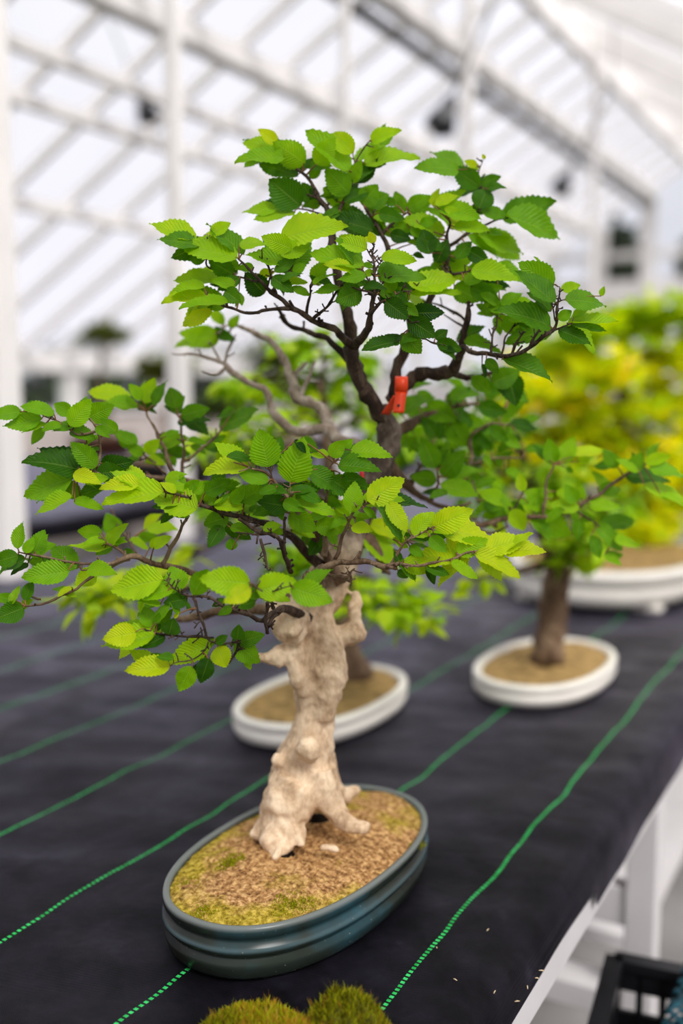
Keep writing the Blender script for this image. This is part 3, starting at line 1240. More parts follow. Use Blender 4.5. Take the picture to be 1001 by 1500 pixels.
def blades(bm, lay, centre, rx, ry, n, lo, hi, tone, r, surf, lean=0.5, wid=0.0005):
    for _ in range(n):
        an, q = r.uniform(0, 2 * PI), (math.sqrt(r.random()) if surf.__name__ == 'surf' else r.random() ** .8)
        x, y = centre[0] + math.cos(an) * q * rx, centre[1] + math.sin(an) * q * ry
        zz = surf(x, y)
        h = r.uniform(lo, hi) * (1.1 - 0.5 * q)
        dx, dy = r.uniform(-lean, lean) * h, r.uniform(-lean, lean) * h
        a2 = r.uniform(0, PI)
        wx, wy = math.cos(a2) * wid, math.sin(a2) * wid
        tn = min(1, max(0, tone + r.uniform(-.25, .25)))
        vs = [bm.verts.new((x - wx, y - wy, zz - 0.001)), bm.verts.new((x + wx, y + wy, zz - 0.001)), bm.verts.new((x + dx * .5 + wx * .8, y + dy * .5 + wy * .8, zz + h * .6)), bm.verts.new((x + dx, y + dy, zz + h)), bm.verts.new((x + dx * .5 - wx * .8, y + dy * .5 - wy * .8, zz + h * .6))]
        for v in vs:
            v[lay] = tn
        bm.faces.new(vs)


r = random.Random(5)
for (px, py, rw, n, tone) in ((430, 1326, 0.020, 700, .60), (338, 1268, 0.015, 420, .6), (272, 1290, 0.012, 300, .68), (612, 1232, 0.009, 200, .5), (300, 1330, 0.013, 300, .66)):
    bm = bmesh.new()
    lay = bm.verts.layers.float.new('tone')
    c = G(px, py, TABLE_Z + 0.05) - Vector((pot_c.x, pot_c.y, 0))
    blades(bm, lay, (c.x, c.y), rw, rw * 1.2, n, 0.0012, 0.0034, tone, r,
           lambda x, y: 0.046 + 0.012 * max(0.0, 1 - ((x / 0.089) ** 2 + (y / 0.152) ** 2) ** 1.1))
    obj('moss_patch', bm, M['moss_blade'], tree, smooth=False, world=False)

M['hollow_shade'] = plain('root_hollow_shade', (0.010, 0.006, 0.004), 0.95, 0.05, 0.3, 90, 0.6)  # near-black lumps added as painted shade for the hollows at the roots
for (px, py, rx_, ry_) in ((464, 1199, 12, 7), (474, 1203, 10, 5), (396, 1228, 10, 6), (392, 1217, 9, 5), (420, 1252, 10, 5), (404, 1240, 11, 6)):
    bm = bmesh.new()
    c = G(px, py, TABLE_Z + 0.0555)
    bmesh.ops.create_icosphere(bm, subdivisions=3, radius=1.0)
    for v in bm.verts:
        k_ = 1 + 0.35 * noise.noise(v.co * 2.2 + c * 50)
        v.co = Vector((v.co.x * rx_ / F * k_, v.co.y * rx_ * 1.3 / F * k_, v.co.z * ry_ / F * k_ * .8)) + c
    tag(obj('shade_clod', bm, M['hollow_shade'], tree), 'near-black lump painted as the shade in the hollow under the roots')

# orange tag tied round the fork and a red strip lower down
t = NT('orange_tag')
M['orange'] = t.done(t.bsdf((0.80, 0.055, 0.008), 0.42, 0.4))
M['darkred'] = plain('red_strip', (0.42, 0.010, 0.008), 0.45, 0.4)
M['black_ink'] = plain('tag_hole', (0.02, 0.006, 0.004), 0.6)
tg = empty('plant_tag', P(582, 580, .955))
tag(tg, 'orange plastic plant tag looped round the fork of the bonsai', 'plant tag')


def strip(bm, pts, side, w, th):
    side = side.normalized() * (w / 2)
    prev = None
    for i, p in enumerate(pts):
        tdir = (pts[min(i + 1, len(pts) - 1)] - pts[max(i - 1, 0)]).normalized()
        nn = tdir.cross(side).normalized() * (th / 2)
        ring = [bm.verts.new(p + side + nn), bm.verts.new(p - side + nn), bm.verts.new(p - side - nn), bm.verts.new(p + side - nn)]
        if prev:
            for k in range(4):
                bm.faces.new((prev[k], ring[k], ring[(k + 1) % 4], prev[(k + 1) % 4]))
        else:
            bm.faces.new(ring)
        prev = ring
    bm.faces.new(list(reversed(prev)))


bm = bmesh.new()
D0 = .957
right = (P(600, 580, D0) - P(580, 580, D0)).normalized()
up = (P(580, 560, D0) - P(580, 580, D0)).normalized()
fw = up.cross(right)
lc = P(588, 564, D0)
pts = [lc + up * (math.sin(a) * 0.0078) + fw * (math.cos(a) * 0.0085) for a in [2 * PI * k / 22 for k in range(22)]]
strip(bm, pts + [pts[0]], right, 0.0115, 0.0009)
obj('loop', bm, M['orange'], tg)
bm = bmesh.new()
pts = [P(588 - 0.6 * k, 574 + 4.4 * k, .952 - 0.0005 * k) for k in range(8)]
strip(bm, pts, right, 0.0105, 0.0008)
obj('tail', bm, M['orange'], tg)
bm = bmesh.new()
pts = [P(583 - 2.6 * k, 580 + 3.8 * k, .956 + 0.0015 * k) for k in range(8)]
strip(bm, pts, (right + fw * 0.9), 0.0105, 0.0008)
obj('tail', bm, M['orange'], tg)
bm = bmesh.new()
bmesh.ops.create_circle(bm, cap_ends=True, radius=0.0014, segments=12, matrix=Matrix.Translation(P(584, 594, .9475)) @ cam.rotation_euler.to_matrix().to_4x4())
tag(obj('hole', bm, M['black_ink'], tg, smooth=False), 'dark punched hole')
bm = bmesh.new()
pts = [P(530 + 0.3 * k, 690 + 4.0 * k, .955) for k in range(7)]
strip(bm, pts, right, 0.0042, 0.0008)
tag(obj('plant_marker', bm, M['darkred']), 'narrow dark red strip hanging behind the front leaves of the trunk', 'plant tag')

# ------------------------------------------------------------------ bench and its landscape fabric
XL, XR = -2.0, -0.262
Y0, Y1 = -0.35, 6.2

t = NT('woven_fabric')
co = t.coord()
s = t.n('ShaderNodeSeparateXYZ', {0: co})
wob = t.math('MULTIPLY', t.math('SUBTRACT', t.noise(co, 5.0, 2.0), 0.5), 0.022)
xx = t.math('ADD', s.outputs[0], wob)
fr = t.math('FRACT', t.math('ADD', t.math('DIVIDE', t.math('ADD', xx, 0.34), 0.17), 20.5))
dist = t.math('MULTIPLY', t.math('ABSOLUTE', t.math('SUBTRACT', fr, 0.5)), 0.17)
line = t.math('LESS_THAN', dist, 0.0019)
dash = t.math('GREATER_THAN', t.math('SINE', t.math('MULTIPLY', s.outputs[1], 2 * PI / 0.0058)), -0.25)
mask = t.math('MULTIPLY', line, dash)
lint = t.noise(co, 26, 5, 0.65)
base = t.ramp(lint, [(0.40, (0.0030, 0.0026, 0.0036)), (0.62, (0.008, 0.007, 0.011)), (0.8, (0.024, 0.021, 0.032))])
gv = t.noise(co, 90, 2)
green = t.ramp(gv, [(0.35, (0.010, 0.32, 0.05)), (0.6, (0.04, 0.54, 0.13))])
col = t.mix(mask, base, green)
wx = t.math('SINE', t.math('MULTIPLY', s.outputs[0], 2 * PI / 0.0022))
wy = t.math('SINE', t.math('MULTIPLY', s.outputs[1], 2 * PI / 0.0016))
weave = t.math('MULTIPLY', wx, wy)
big = t.noise(co, 9, 4, 0.6)
h = t.math('ADD', t.math('MULTIPLY', weave, 0.30), t.math('MULTIPLY', big, 1.0))
ro = t.ramp(t.noise(co, 6.5, 4, 0.6, 0.6), [(0.35, (0.36, 0.36, 0.36)), (0.65, (0.58, 0.58, 0.58))])
hb = t.n('ShaderNodeBump', {'Strength': 0.8, 'Distance': 0.004, 'Height': big}).outputs[0]
p = t.bsdf(col, ro, 0.05, t.bump(h, 0.3, 0.002))
lw = t.n('ShaderNodeLayerWeight', {'Blend': 0.5, 'Normal': hb}).outputs['Facing']
graze = t.math('MULTIPLY', t.math('POWER', lw, 6.0), 0.75)
patch = t.ramp(t.noise(co, 5.5, 5, 0.62, 0.8), [(0.36, (0.35, 0.35, 0.35)), (0.66, (1, 1, 1))])
gs = t.n('ShaderNodeBsdfGlossy', {'Color': (0.80, 0.74, 0.98, 1), 'Roughness': 0.5, 'Normal': hb})
M['fabric'] = t.done(t.n('ShaderNodeMixShader', {0: t.math('MULTIPLY', graze, patch), 1: p, 2: gs}))
M['white_paint'] = plain('white_paint', (0.80, 0.765, 0.745), 0.45, 0.4, 0.04, 5)
M['white_wood'] = plain('white_wood', (0.74, 0.71, 0.72), 0.5, 0.4, 0.06, 7)
M['under_wood'] = plain('bench_wood', (0.25, 0.21, 0.18), 0.7, 0.3, 0.2, 9)
M['concrete'] = plain('concrete', (0.30, 0.285, 0.28), 0.85, 0.2, 0.15, 4, 0.2)
M['black_metal'] = plain('black_metal', (0.012, 0.011, 0.013), 0.4, 0.5, 0.1)
M['black_plastic'] = plain('black_plastic', (0.008, 0.008, 0.010), 0.35, 0.5, 0.1)


def fabric_mesh(xl, xr, y0, y1, z, drop, seed, nx, ny, both=False):
    bm = bmesh.new()
    rows = []
    for j in range(ny + 1):
        y = y0 + (y1 - y0) * (j / ny) ** 1.0
        row = []
        for i in range(nx + 1):
            x = xl + (xr - 0.020 - xl) * i / nx
            q = Vector((x, y, seed))
            hh = -0.0012 + 0.0020 * noise.noise(q * 9) + 0.0016 * noise.noise(Vector((x * 3.0 + y * 7, y * 16 - x * 8, seed)))
            dx = max(0.0, 0.045 - (xr - x)) if x > xr - 0.045 else 0
            row.append(bm.verts.new((x, y, z + min(hh, -0.0001) - dx * dx * 6)))
        wav = 0.006 * noise.noise(Vector((0, y * 7, seed + 4)))
        dd = drop + 0.006 * noise.noise(Vector((3, y * 5, seed))) + (0.010 if y > 1.04 else -0.012)
        for k, (ox, oz) in enumerate(((-0.011, -0.008), (-0.004, -0.017), (0.0, -0.030), (wav * .6 + 0.002, -dd * 0.75), (wav + 0.003, -dd))):
            row.append(bm.verts.new((xr + ox, y, z + oz)))
        rows.append(row)
    for j in range(ny):
        for i in range(len(rows[0]) - 1):
            bm.faces.new((rows[j][i], rows[j][i + 1], rows[j + 1][i + 1], rows[j + 1][i]))
    return bm


fb = fabric_mesh(XL, XR, Y0, Y1, TABLE_Z, 0.052, 0.0, 150, 560)
fab = tag(obj('landscape_fabric', fb, M['fabric']), 'black woven ground cloth with green lines covering the front bench', 'fabric')

bench = empty('greenhouse_bench', ((XL + XR) / 2, 2.0, 0.0))
tag(bench, 'white wooden bench under the black green-lined cloth', 'bench')
bm = bmesh.new()
box(bm, (XL + 0.01, Y0, TABLE_Z - 0.030), (XR - 0.03, Y1, TABLE_Z - 0.006))
obj('bench_top', bm, M['under_wood'], bench, smooth=False)
for x0, x1 in ((XR - 0.028, XR - 0.004), (XL - 0.002, XL + 0.018)):
    bm = bmesh.new()
    box(bm, (x0, Y0, TABLE_Z - 0.084), (x1, Y1, TABLE_Z - 0.034), 0.002)
    obj('edge_board', bm, M['white_wood'], bench, smooth=False)
for y in (-0.2, 1.46, 3.0, 4.6, 6.0):
    for x in (XR - 0.035, XL + 0.06):
        bm = bmesh.new()
        box(bm, (x - 0.022, y - 0.022, 0), (x + 0.022, y + 0.022, TABLE_Z - 0.032), 0.003)
        obj('leg', bm, M['white_wood'], bench, smooth=False)
    for z0, z1 in ((0.612, 0.648), (0.500, 0.560)):
        bm = bmesh.new()
        box(bm, (XL + 0.08, y - 0.016, z0), (XR - 0.055, y + 0.016, z1), 0.003)
        obj('cross_rail', bm, M['white_wood'], bench, smooth=False)
    bm = bmesh.new()
    box(bm, (XL + 0.05, y - 0.03, 0.36), (XR - 0.06, y + 0.03, 0.40), 0.003)
    obj('cross_rail', bm, M['white_wood'], bench, smooth=False)
bm = bmesh.new()
box(bm, (XL + 0.06, 1.55, 0.402), (XR - 0.06, 4.5, 0.425))
obj('lower_shelf', bm, M['white_wood'], bench, smooth=False)

# crates beside the bench
M['teal_net'] = plain('teal_net', (0.010, 0.085, 0.12), 0.45, 0.5, 0.2, 40)


def crate(loc, sx, sy, h, label):
    c = tag(empty('plastic_crate', loc, 0.12), label, 'crate', 'black crates beside the bench')
    bm = bmesh.new()
    th = 0.008
    box(bm, (-sx, -sy, 0), (sx, sy, th))
    for zz in (0.0, h * 0.28, h * 0.56, h - 0.034):
        hh = 0.03 if zz else 0.03
        box(bm, (-sx, -sy, zz), (sx, -sy + th, zz + hh))
        box(bm, (-sx, sy - th, zz), (sx, sy, zz + hh))
        box(bm, (-sx, -sy, zz), (-sx + th, sy, zz + hh))
        box(bm, (sx - th, -sy, zz), (sx, sy, zz + hh))
    box(bm, (-sx + .001, -sy + .001, .004), (sx - .001, -sy + th - .001, h * .78))
    box(bm, (-sx + .001, sy - th + .001, .004), (sx - .001, sy - .001, h * .78))
    box(bm, (-sx + .001, -sy + .001, .004), (-sx + th - .001, sy - .001, h * .78))
    box(bm, (sx - th + .001, -sy + .001, .004), (sx - .001, sy - .001, h * .78))
    nn = 7
    for i in range(nn):
        x = -sx + (2 * sx - th) * i / (nn - 1)
        y = -sy + (2 * sy - th) * i / (nn - 1)
        box(bm, (x, -sy, 0), (x + th, -sy + th, h - .01))
        box(bm, (x, sy - th, 0), (x + th, sy, h - .01))
        box(bm, (-sx, y, 0), (-sx + th, y + th, h - .01))
        box(bm, (sx - th, y, 0), (sx, y + th, h - .01))
    obj('crate_body', bm, M['black_plastic'], c, smooth=False, world=False)
    bm = bmesh.new()
    for a, b in (((-sx, -sy), (sx, -sy)), ((sx, -sy), (sx, sy)), ((sx, sy), (-sx, sy)), ((-sx, sy), (-sx, -sy))):
        beam(bm, (a[0], a[1], h), (b[0], b[1], h), 0.022, 0.012)
    obj('crate_rim', bm, M['black_plastic'], c, smooth=False, world=False)
    return c


cx, cy = -0.178, 1.10
crate((cx, cy, 0.0), 0.088, 0.14, 0.28, 'black slatted plastic crate on the floor, under another crate')
crate((cx, cy, 0.287), 0.088, 0.14, 0.285, 'black slatted plastic crate beside the bench, on top of the other crate')
bm = bmesh.new()
gx, gy = 18, 26
vv = {}
for i in range(gx + 1):
    for j in range(gy + 1):
        u, v = i / gx, j / gy
        x = cx - 0.02 + 0.13 * u
        y = cy - 0.15 + 0.30 * v
        zz = 0.592 + 0.022 * math.sin(PI * v) * math.sin(PI * min(1, u)) + 0.004 * noise.noise(Vector((x * 30, y * 30, 0)))
        if u > 0.72:
            zz -= (u - 0.72) * 0.55
            x = cx + 0.0936 + 0.006 * math.sin((u - .72) * 6) + 0.007
        vv[i, j] = bm.verts.new((x, y, zz))
for i in range(gx):
    for j in range(gy):
        if (i + j) % 2 == 0 or (i * 7 + j * 3) % 5 == 0:
            bm.faces.new((vv[i, j], vv[i + 1, j], vv[i + 1, j + 1], vv[i, j + 1]))
nb = obj('plant_netting', bm, M['teal_net'])
md = nb.modifiers.new('thick', 'SOLIDIFY')
md.thickness = 0.002
tag(nb, 'teal and black netting draped over the rim of the top crate', 'netting')

# straw flecks on the fabric
for k, (px, py) in enumerate(((715, 1364), (667, 1437), (725, 1455), (758, 1469), (773, 1448), (787, 1435), (794, 1424), (640, 1390))):
    q = G(px, py, TABLE_Z)
    bm = bmesh.new()
    a = rnd.uniform(0, PI)
    d = Vector((math.cos(a), math.sin(a), 0)) * rnd.uniform(0.0012, 0.0028)
    tube(bm, [q - d + Vector((0, 0, .0012)), q + Vector((0, 0, .0016)), q + d + Vector((0, 0, .0013))], [0.0004, 0.0006, 0.0003], 5)
    if k == 0:
        M['straw'] = plain('straw', (0.62, 0.48, 0.30), 0.7, 0.2)
    tag(obj('straw_fleck', bm, M['straw']), 'tiny pale straw fleck lying on the black cloth at the front', 'debris', 'straw flecks on the cloth')

# moss cushion in front
mc = G(425, 1590, TABLE_Z)
mo = tag(empty('moss_clump', (mc.x, mc.y, TABLE_Z)), 'clump of yellow-green moss on the black cloth before the front pot', 'moss')
r = random.Random(3)
for (px, py, rx, ry, hh, n, tone) in ((388, 1530, 0.047, 0.034, 0.019, 2600, .66), (508, 1532, 0.034, 0.032, 0.036, 1700, .34), (548, 1552, 0.028, 0.026, 0.020, 1000, .72), (335, 1530, 0.024, 0.024, 0.018, 700, .35), (448, 1560, 0.045, 0.03, 0.022, 1600, .72)):
    c = G(px, py, TABLE_Z) - mo.location

    def surf(x, y, c=c, rx=rx, ry=ry, hh=hh):
        q = 1 - ((x - c.x) / rx) ** 2 - ((y - c.y) / ry) ** 2
        return hh * math.sqrt(max(0.0, q)) * (1 + 0.25 * noise.noise(Vector((x * 90, y * 90, 0))))
    bm = bmesh.new()
    prev = None
    for i in range(0, 15):
        q = 1 - i / 14
        ring = []
        for k in range(36):
            a = 2 * PI * k / 36
            x, y = c.x + math.cos(a) * rx * max(q, .002), c.y + math.sin(a) * ry * max(q, .002)
            ring.append(bm.verts.new((x, y, surf(x, y))))
        if prev:
            for k in range(36):
                bm.faces.new((prev[k], prev[(k + 1) % 36], ring[(k + 1) % 36], ring[k]))
        prev = ring
    bm.faces.new(prev)
    cu = obj('cushion', bm, M['moss_bed'], mo, world=False)
    bm = bmesh.new()
    lay = bm.verts.layers.float.new('tone')
    blades(bm, lay, (c.x, c.y), rx * .99, ry * .99, int(n * 1.3), 0.003, 0.0085, tone + .12, r, surf, 0.75, 0.0005)
    blades(bm, lay, (c.x, c.y), rx * .95, ry * .95, 60, 0.008, 0.017, .95, r, surf, 0.5, 0.00018)
    tag(obj('moss_blades', bm, M['moss_blade'], cu, smooth=False, world=False), kind='stuff')


# ------------------------------------------------------------------ the other bonsai
def soft_leaf(bm, lay, base, ax, up, L, W, tone, star=False):
    s = ax.cross(up).normalized()
    n = s.cross(ax)
    if star:
        out = [(0, 0), (.10, .28), (-.08, .55), (.30, .34), (.42, .62), (.52, .26), (1.0, 0), (.52, -.26), (.42, -.62), (.30, -.34), (-.08, -.55), (.10, -.28)]
        vs = [bm.verts.new(base + ax * (a * L) + s * (b * L) - n * (abs(b) * L * .25)) for a, b in out]
        c = bm.verts.new(base + ax * (0.3 * L))
        for v in vs + [c]:
            v[lay] = tone
        for i in range(len(vs)):
            bm.faces.new((c, vs[i], vs[(i + 1) % len(vs)]))
        return
    prof = [(0, 0), (.22, .8), (.45, 1.0), (.72, .66), (1.0, 0)]
    mid = [bm.verts.new(base + ax * (t * L) - n * (0.10 * L * t * t)) for t, _ in prof]
    for sg in (-1, 1):
        sd = [mid[0]] + [bm.verts.new(base + ax * (t * L) + s * (sg * w * W * L * .5) + n * (w * W * L * .14) - n * (0.10 * L * t * t)) for t, w in prof[1:-1]] + [mid[-1]]
        for i in range(len(prof) - 1):
            q = [mid[i], mid[i + 1], sd[i + 1], sd[i]]
            q2 = []
            for v in q:
                if v not in q2:
                    q2.append(v)
            if sg < 0:
                q2.reverse()
            bm.faces.new(q2)
        for v in sd:
            v[lay] = tone
    for v in mid:
        v[lay] = tone


def background_tree(name, label, pot_px, a, b, pot_h, prof, trunk_poly, pads, lmat, leaf_l, star, bark_m, seed, rot=-0.04, feet=False, base_z=TABLE_Z, pot_mat='cream', soil_z=None, d_override=None, cat='bonsai', root_loc=None):
    r = random.Random(seed)
    c = root_loc if root_loc is not None else G(pot_px[0], pot_px[1], base_z + pot_h)
    root = tag(empty(name, (c.x, c.y, base_z)), label, cat)
    if feet:
        for sx_ in (-1, 1):
            for sy_ in (-1, 1):
                bm = bmesh.new()
                x, y = sx_ * b * .62, sy_ * a * .62
                box(bm, (x - .03, y - .03, 0), (x + .03, y + .03, .016), .006)
                obj('foot', bm, M[pot_mat], root, world=False)
    po = oval_pot(root, a, b, prof, M[pot_mat], seg=72)
    po.rotation_euler.z = rot
    so = soil_disc(root, a - .014, b - .014, pot_h - 0.006, 0.010, M['soil_plain'], 72, 24, amp=.001)
    so.rotation_euler.z = rot
    tbm = bmesh.new()
    pts, rad, _ = pxpoly(trunk_poly, 6)
    pts[0].z = min(pts[0].z, base_z + pot_h)
    tube(tbm, pts, rad, 12, .3, freq=40)
    obj('trunk', tbm, M[bark_m], root)
    for (px, py, d, rx, ry, n, lo, hi) in pads:
        pc = P(px, py, d)
        k = max(0, int(len(pts) * r.uniform(.45, .95)) - 1)
        near = min(range(len(pts) // 3, len(pts)), key=lambda i: (pts[i] - pc).length + max(0, pts[i].z - pc.z))
        wb = bmesh.new()
        st = pts[near]
        md_ = (st + pc) / 2 + Vector((r.uniform(-.03, .03), r.uniform(-.03, .03), r.uniform(0, .04)))
        q = [Vector(e) for e in catmull([tuple(st), tuple(md_), tuple(pc)], 6)]
        r0 = min(rad[near] * .55, .010)
        tube(wb, q, [r0 + (.0015 - r0) * i / (len(q) - 1) for i in range(len(q))], 7, .3, freq=60)
        ends = []
        for _ in range(max(5, n // 9)):
            e = Vector((r.gauss(0, .5), r.gauss(0, .5), r.gauss(0, .42)))
            if e.length > 1:
                e.normalize()
            e = pc + Vector((e.x * rx / F * d, e.y * rx / F * d, e.z * ry / F * d))
            ends.append(e)
            o_ = q[r.randrange(len(q) // 2, len(q))]
            m2 = (o_ + e) / 2 + Vector((0, 0, r.uniform(-.008, .012)))
            tube(wb, [o_, m2, e], [.0018, .0013, .0007], 5)
        br = obj('branch', wb, M['bark_dark' if bark_m != 'bark_pale' else 'bark_grey'], root)
        fb = bmesh.new()
        lay = fb.verts.layers.float.new('tone')
        for _ in range(n):
            e = r.choice(ends)
            off = Vector((r.gauss(0, 1), r.gauss(0, 1), r.gauss(0, .6))) * leaf_l * .55
            ax = Vector((off.x + r.uniform(-.5, .5) * leaf_l, off.y + r.uniform(-.5, .5) * leaf_l, r.uniform(-.7, .35) * leaf_l))
            if ax.length < 1e-4:
                continue
            ax.normalize()
            up = Vector((r.uniform(-.5, .5), r.uniform(-.5, .5), 1)).normalized()
            soft_leaf(fb, lay, e + off * .6, ax, up, leaf_l * r.uniform(.7, 1.15), .58, min(1, max(0, r.uniform(lo, hi))), star)
        obj('foliage', fb, M[lmat], br)
    return root


WP = [(-0.012, 0.0), (-0.005, 0.002), (-0.001, 0.010), (0.0, 0.018), (-0.0035, 0.021), (-0.0035, 0.023), (0.0, 0.025), (0.0005, 0.031), (-0.001, 0.0345), (-0.004, 0.0355), (-0.010, 0.0355), (-0.0125, 0.034), (-0.0135, 0.015)]
background_tree('potted_bonsai', 'blurred bonsai in the white oval pot straight behind the front trunk', (475, 1012), 0.172, 0.102, 0.0355, WP,
                [(520, 985, 1.60, 26), (508, 960, 1.60, 22), (500, 900, 1.60, 18), (505, 840, 1.60, 15), (490, 760, 1.60, 12), (480, 660, 1.58, 9), (470, 560, 1.55, 5)],
                [(450, 505, 1.55, 62, 26, 70, .5, .95), (372, 560, 1.55, 48, 28, 60, .5, .95), (455, 565, 1.6, 60, 26, 70, .45, .95), (530, 530, 1.65, 48, 30, 60, .45, .95),
                 (405, 625, 1.5, 62, 22, 60, .45, .9), (340, 660, 1.5, 45, 22, 50, .5, .9), (590, 640, 1.55, 45, 40, 60, .4, .9), (500, 600, 1.7, 55, 30, 60, .4, .9),
                 (565, 880, 1.42, 50, 24, 90, .6, .95), (600, 905, 1.40, 32, 20, 40, .6, .95), (405, 815, 1.45, 45, 30, 50, .45, .85), (500, 800, 1.6, 50, 30, 40, .4, .85), (150, 876, 1.30, 58, 14, 70, .75, 1.0), (250, 830, 1.35, 40, 16, 22, .7, 1.0), (325, 740, 1.45, 50, 26, 50, .4, .9)],
                'leaf_soft', .038, False, 'bark_brown', 21)
background_tree('potted_bonsai', 'blurred dark-trunked bonsai in the small white oval pot, right of the front tree', (801, 966), 0.172, 0.104, 0.0355, WP,
                [(803, 955, 1.68, 26), (808, 920, 1.68, 20), (812, 870, 1.68, 20), (818, 830, 1.68, 18), (800, 780, 1.66, 14), (780, 720, 1.64, 10), (760, 650, 1.62, 6)],
                [(730, 735, 1.5, 48, 24, 60, .4, .8), (860, 790, 1.58, 60, 18, 60, .5, .9), (900, 740, 1.6, 60, 20, 60, .45, .85), (690, 690, 1.55, 45, 30, 60, .35, .7), (640, 640, 1.5, 48, 34, 70, .3, .7),
                 (720, 620, 1.55, 50, 34, 75, .3, .7), (700, 560, 1.6, 40, 26, 45, .3, .7), (800, 690, 1.6, 50, 24, 60, .45, .9), (830, 820, 1.6, 34, 18, 40, .55, .95), (640, 780, 1.5, 50, 14, 24, .6, .95), (690, 848, 1.5, 26, 10, 16, .75, 1.0)],
                'leaf_soft', .038, False, 'bark_brown', 22)
MP = [(-0.020, 0.014), (-0.010, 0.016), (-0.002, 0.030), (0.002, 0.052), (-0.002, 0.056), (-0.002, 0.060), (0.004, 0.063), (0.008, 0.084), (0.004, 0.093), (-0.004, 0.095), (-0.016, 0.094), (-0.020, 0.088), (-0.022, 0.03)]
pads = []
r = random.Random(9)
for (px, py, rx, ry) in ((900, 470, 60, 22), (970, 460, 50, 24), (840, 500, 50, 22), (800, 535, 50, 22), (880, 540, 60, 24), (960, 530, 60, 24), (1020, 500, 50, 26), (830, 585, 60, 22), (915, 590, 60, 22), (990, 590, 60, 24),
                         (770, 580, 40, 22), (800, 635, 60, 22), (880, 640, 60, 22), (960, 650, 60, 22), (1030, 630, 50, 26), (760, 670, 50, 22), (840, 690, 60, 22), (920, 700, 60, 22), (1000, 700, 60, 22), (1050, 570, 50, 30),
                         (800, 735, 50, 20), (890, 745, 50, 20), (960, 750, 40, 20), (845, 786, 40, 9), (925, 782, 40, 9), (910, 770, 60, 14)):
    hi_ = 1.0 if py > 500 else .55
    pads.append((px, py, 2.75 + r.uniform(-.2, .15), rx * 1.05, ry * 1.35, 165, .22 if py > 500 else .08, hi_ * .97))
background_tree('potted_maple', 'yellow-leaved maple bonsai in the large cream footed pot at the right', (895, 808), 0.29, 0.215, 0.095, MP,
                [(905, 812, 2.8, 22), (900, 770, 2.8, 18), (915, 720, 2.8, 15), (900, 650, 2.78, 12), (915, 580, 2.76, 9), (905, 500, 2.75, 5)],
                pads, 'leaf_maple', .050, True, 'bark_brown', 23, feet=True)

# ------------------------------------------------------------------ far bench along the left wall with its plants
FX0, FX1 = -5.3, -2.75
fb = fabric_mesh(FX0, FX1, 1.0, 11.0, TABLE_Z, 0.07, 5.0, 40, 200)
tag(obj('landscape_fabric', fb, M['fabric']), 'dark purplish cloth over the far bench along the left wall', 'fabric')
fbench = tag(empty('greenhouse_bench', ((FX0 + FX1) / 2, 6, 0)), 'far bench across the aisle, along the left wall', 'bench')
bm = bmesh.new()
box(bm, (FX0 + 0.01, 1.0, TABLE_Z - 0.05), (FX1 - 0.03, 11.0, TABLE_Z - 0.006))
obj('bench_top', bm, M['under_wood'], fbench, smooth=False)
for y in (1.3, 3.6, 6.0, 8.4, 10.8):
    for x in (FX0 + .08, FX1 - .12):
        bm = bmesh.new()
        box(bm, (x - .03, y - .03, 0), (x + .03, y + .03, TABLE_Z - .051))
        obj('leg', bm, M['under_wood'], fbench, smooth=False)
M['brown_glaze'] = plain('brown_glaze', (0.10, 0.035, 0.025), 0.4, 0.5, 0.1)
M['dark_glaze'] = plain('dark_glaze', (0.02, 0.014, 0.013), 0.4, 0.5, 0.1)
FP = [(-0.04, 0.0), (-0.02, 0.01), (0.0, 0.11), (0.012, 0.13), (0.012, 0.15), (-0.015, 0.15), (-0.02, 0.08)]


def far_tree(label, px, y_px, top, crown, pot_mat, pads_n, tone, seed):
    base = G(px, y_px, TABLE_Z)
    d = (base - CAMV).dot(MAT.to_3x3() @ Vector((0, 0, -1)))
    pads_ = []
    rr = random.Random(seed)
    for _ in range(pads_n):
        pads_.append((px + rr.uniform(-.7, .7) * crown, top + rr.uniform(.1, .9) * crown * 1.1, d + rr.uniform(-.2, .2), crown * .5, crown * .34, 60, tone - .25, tone + .3))
    background_tree('potted_bonsai', label, (px, y_px), .24, .18, .15, FP,
                    [(px, y_px - 20, d, 9), (px + 6, y_px - 60, d, 7), (px - 4, y_px - 100, d, 5), (px + 3, top + crown * .6, d, 3)],
                    pads_, 'leaf_far', .075, False, 'bark_brown', seed, pot_mat=pot_mat, root_loc=base)


far_tree('small round olive bonsai in a brown pot on the far bench, between two white posts', 150, 668, 468, 32, 'brown_glaze', 7, .75, 41)
far_tree('low olive bonsai in a dark pot just left of the slim white post', 246, 715, 528, 28, 'dark_glaze', 6, .72, 42)
far_tree('dark leafy bonsai on the far bench, just right of the slim white post', 335, 690, 560, 48, 'dark_glaze', 6, .45, 43)
far_tree('dark green bonsai on the far bench seen behind the pale bare branches', 420, 680, 500, 60, 'dark_glaze', 8, .55, 44)

# ------------------------------------------------------------------ the greenhouse
EX, EZ = -6.0, 1.50            # left eave
RX, RZ = -2.1, 3.74            # ridge
SL = (RZ - EZ) / (RX - EX)
WX = RX + (RZ - EZ) / SL       # right eave
GY0, GY1 = -3.0, 12.0


def roof(x):
    return EZ + (x - EX) * SL if x <= RX else RZ - (x - RX) * SL


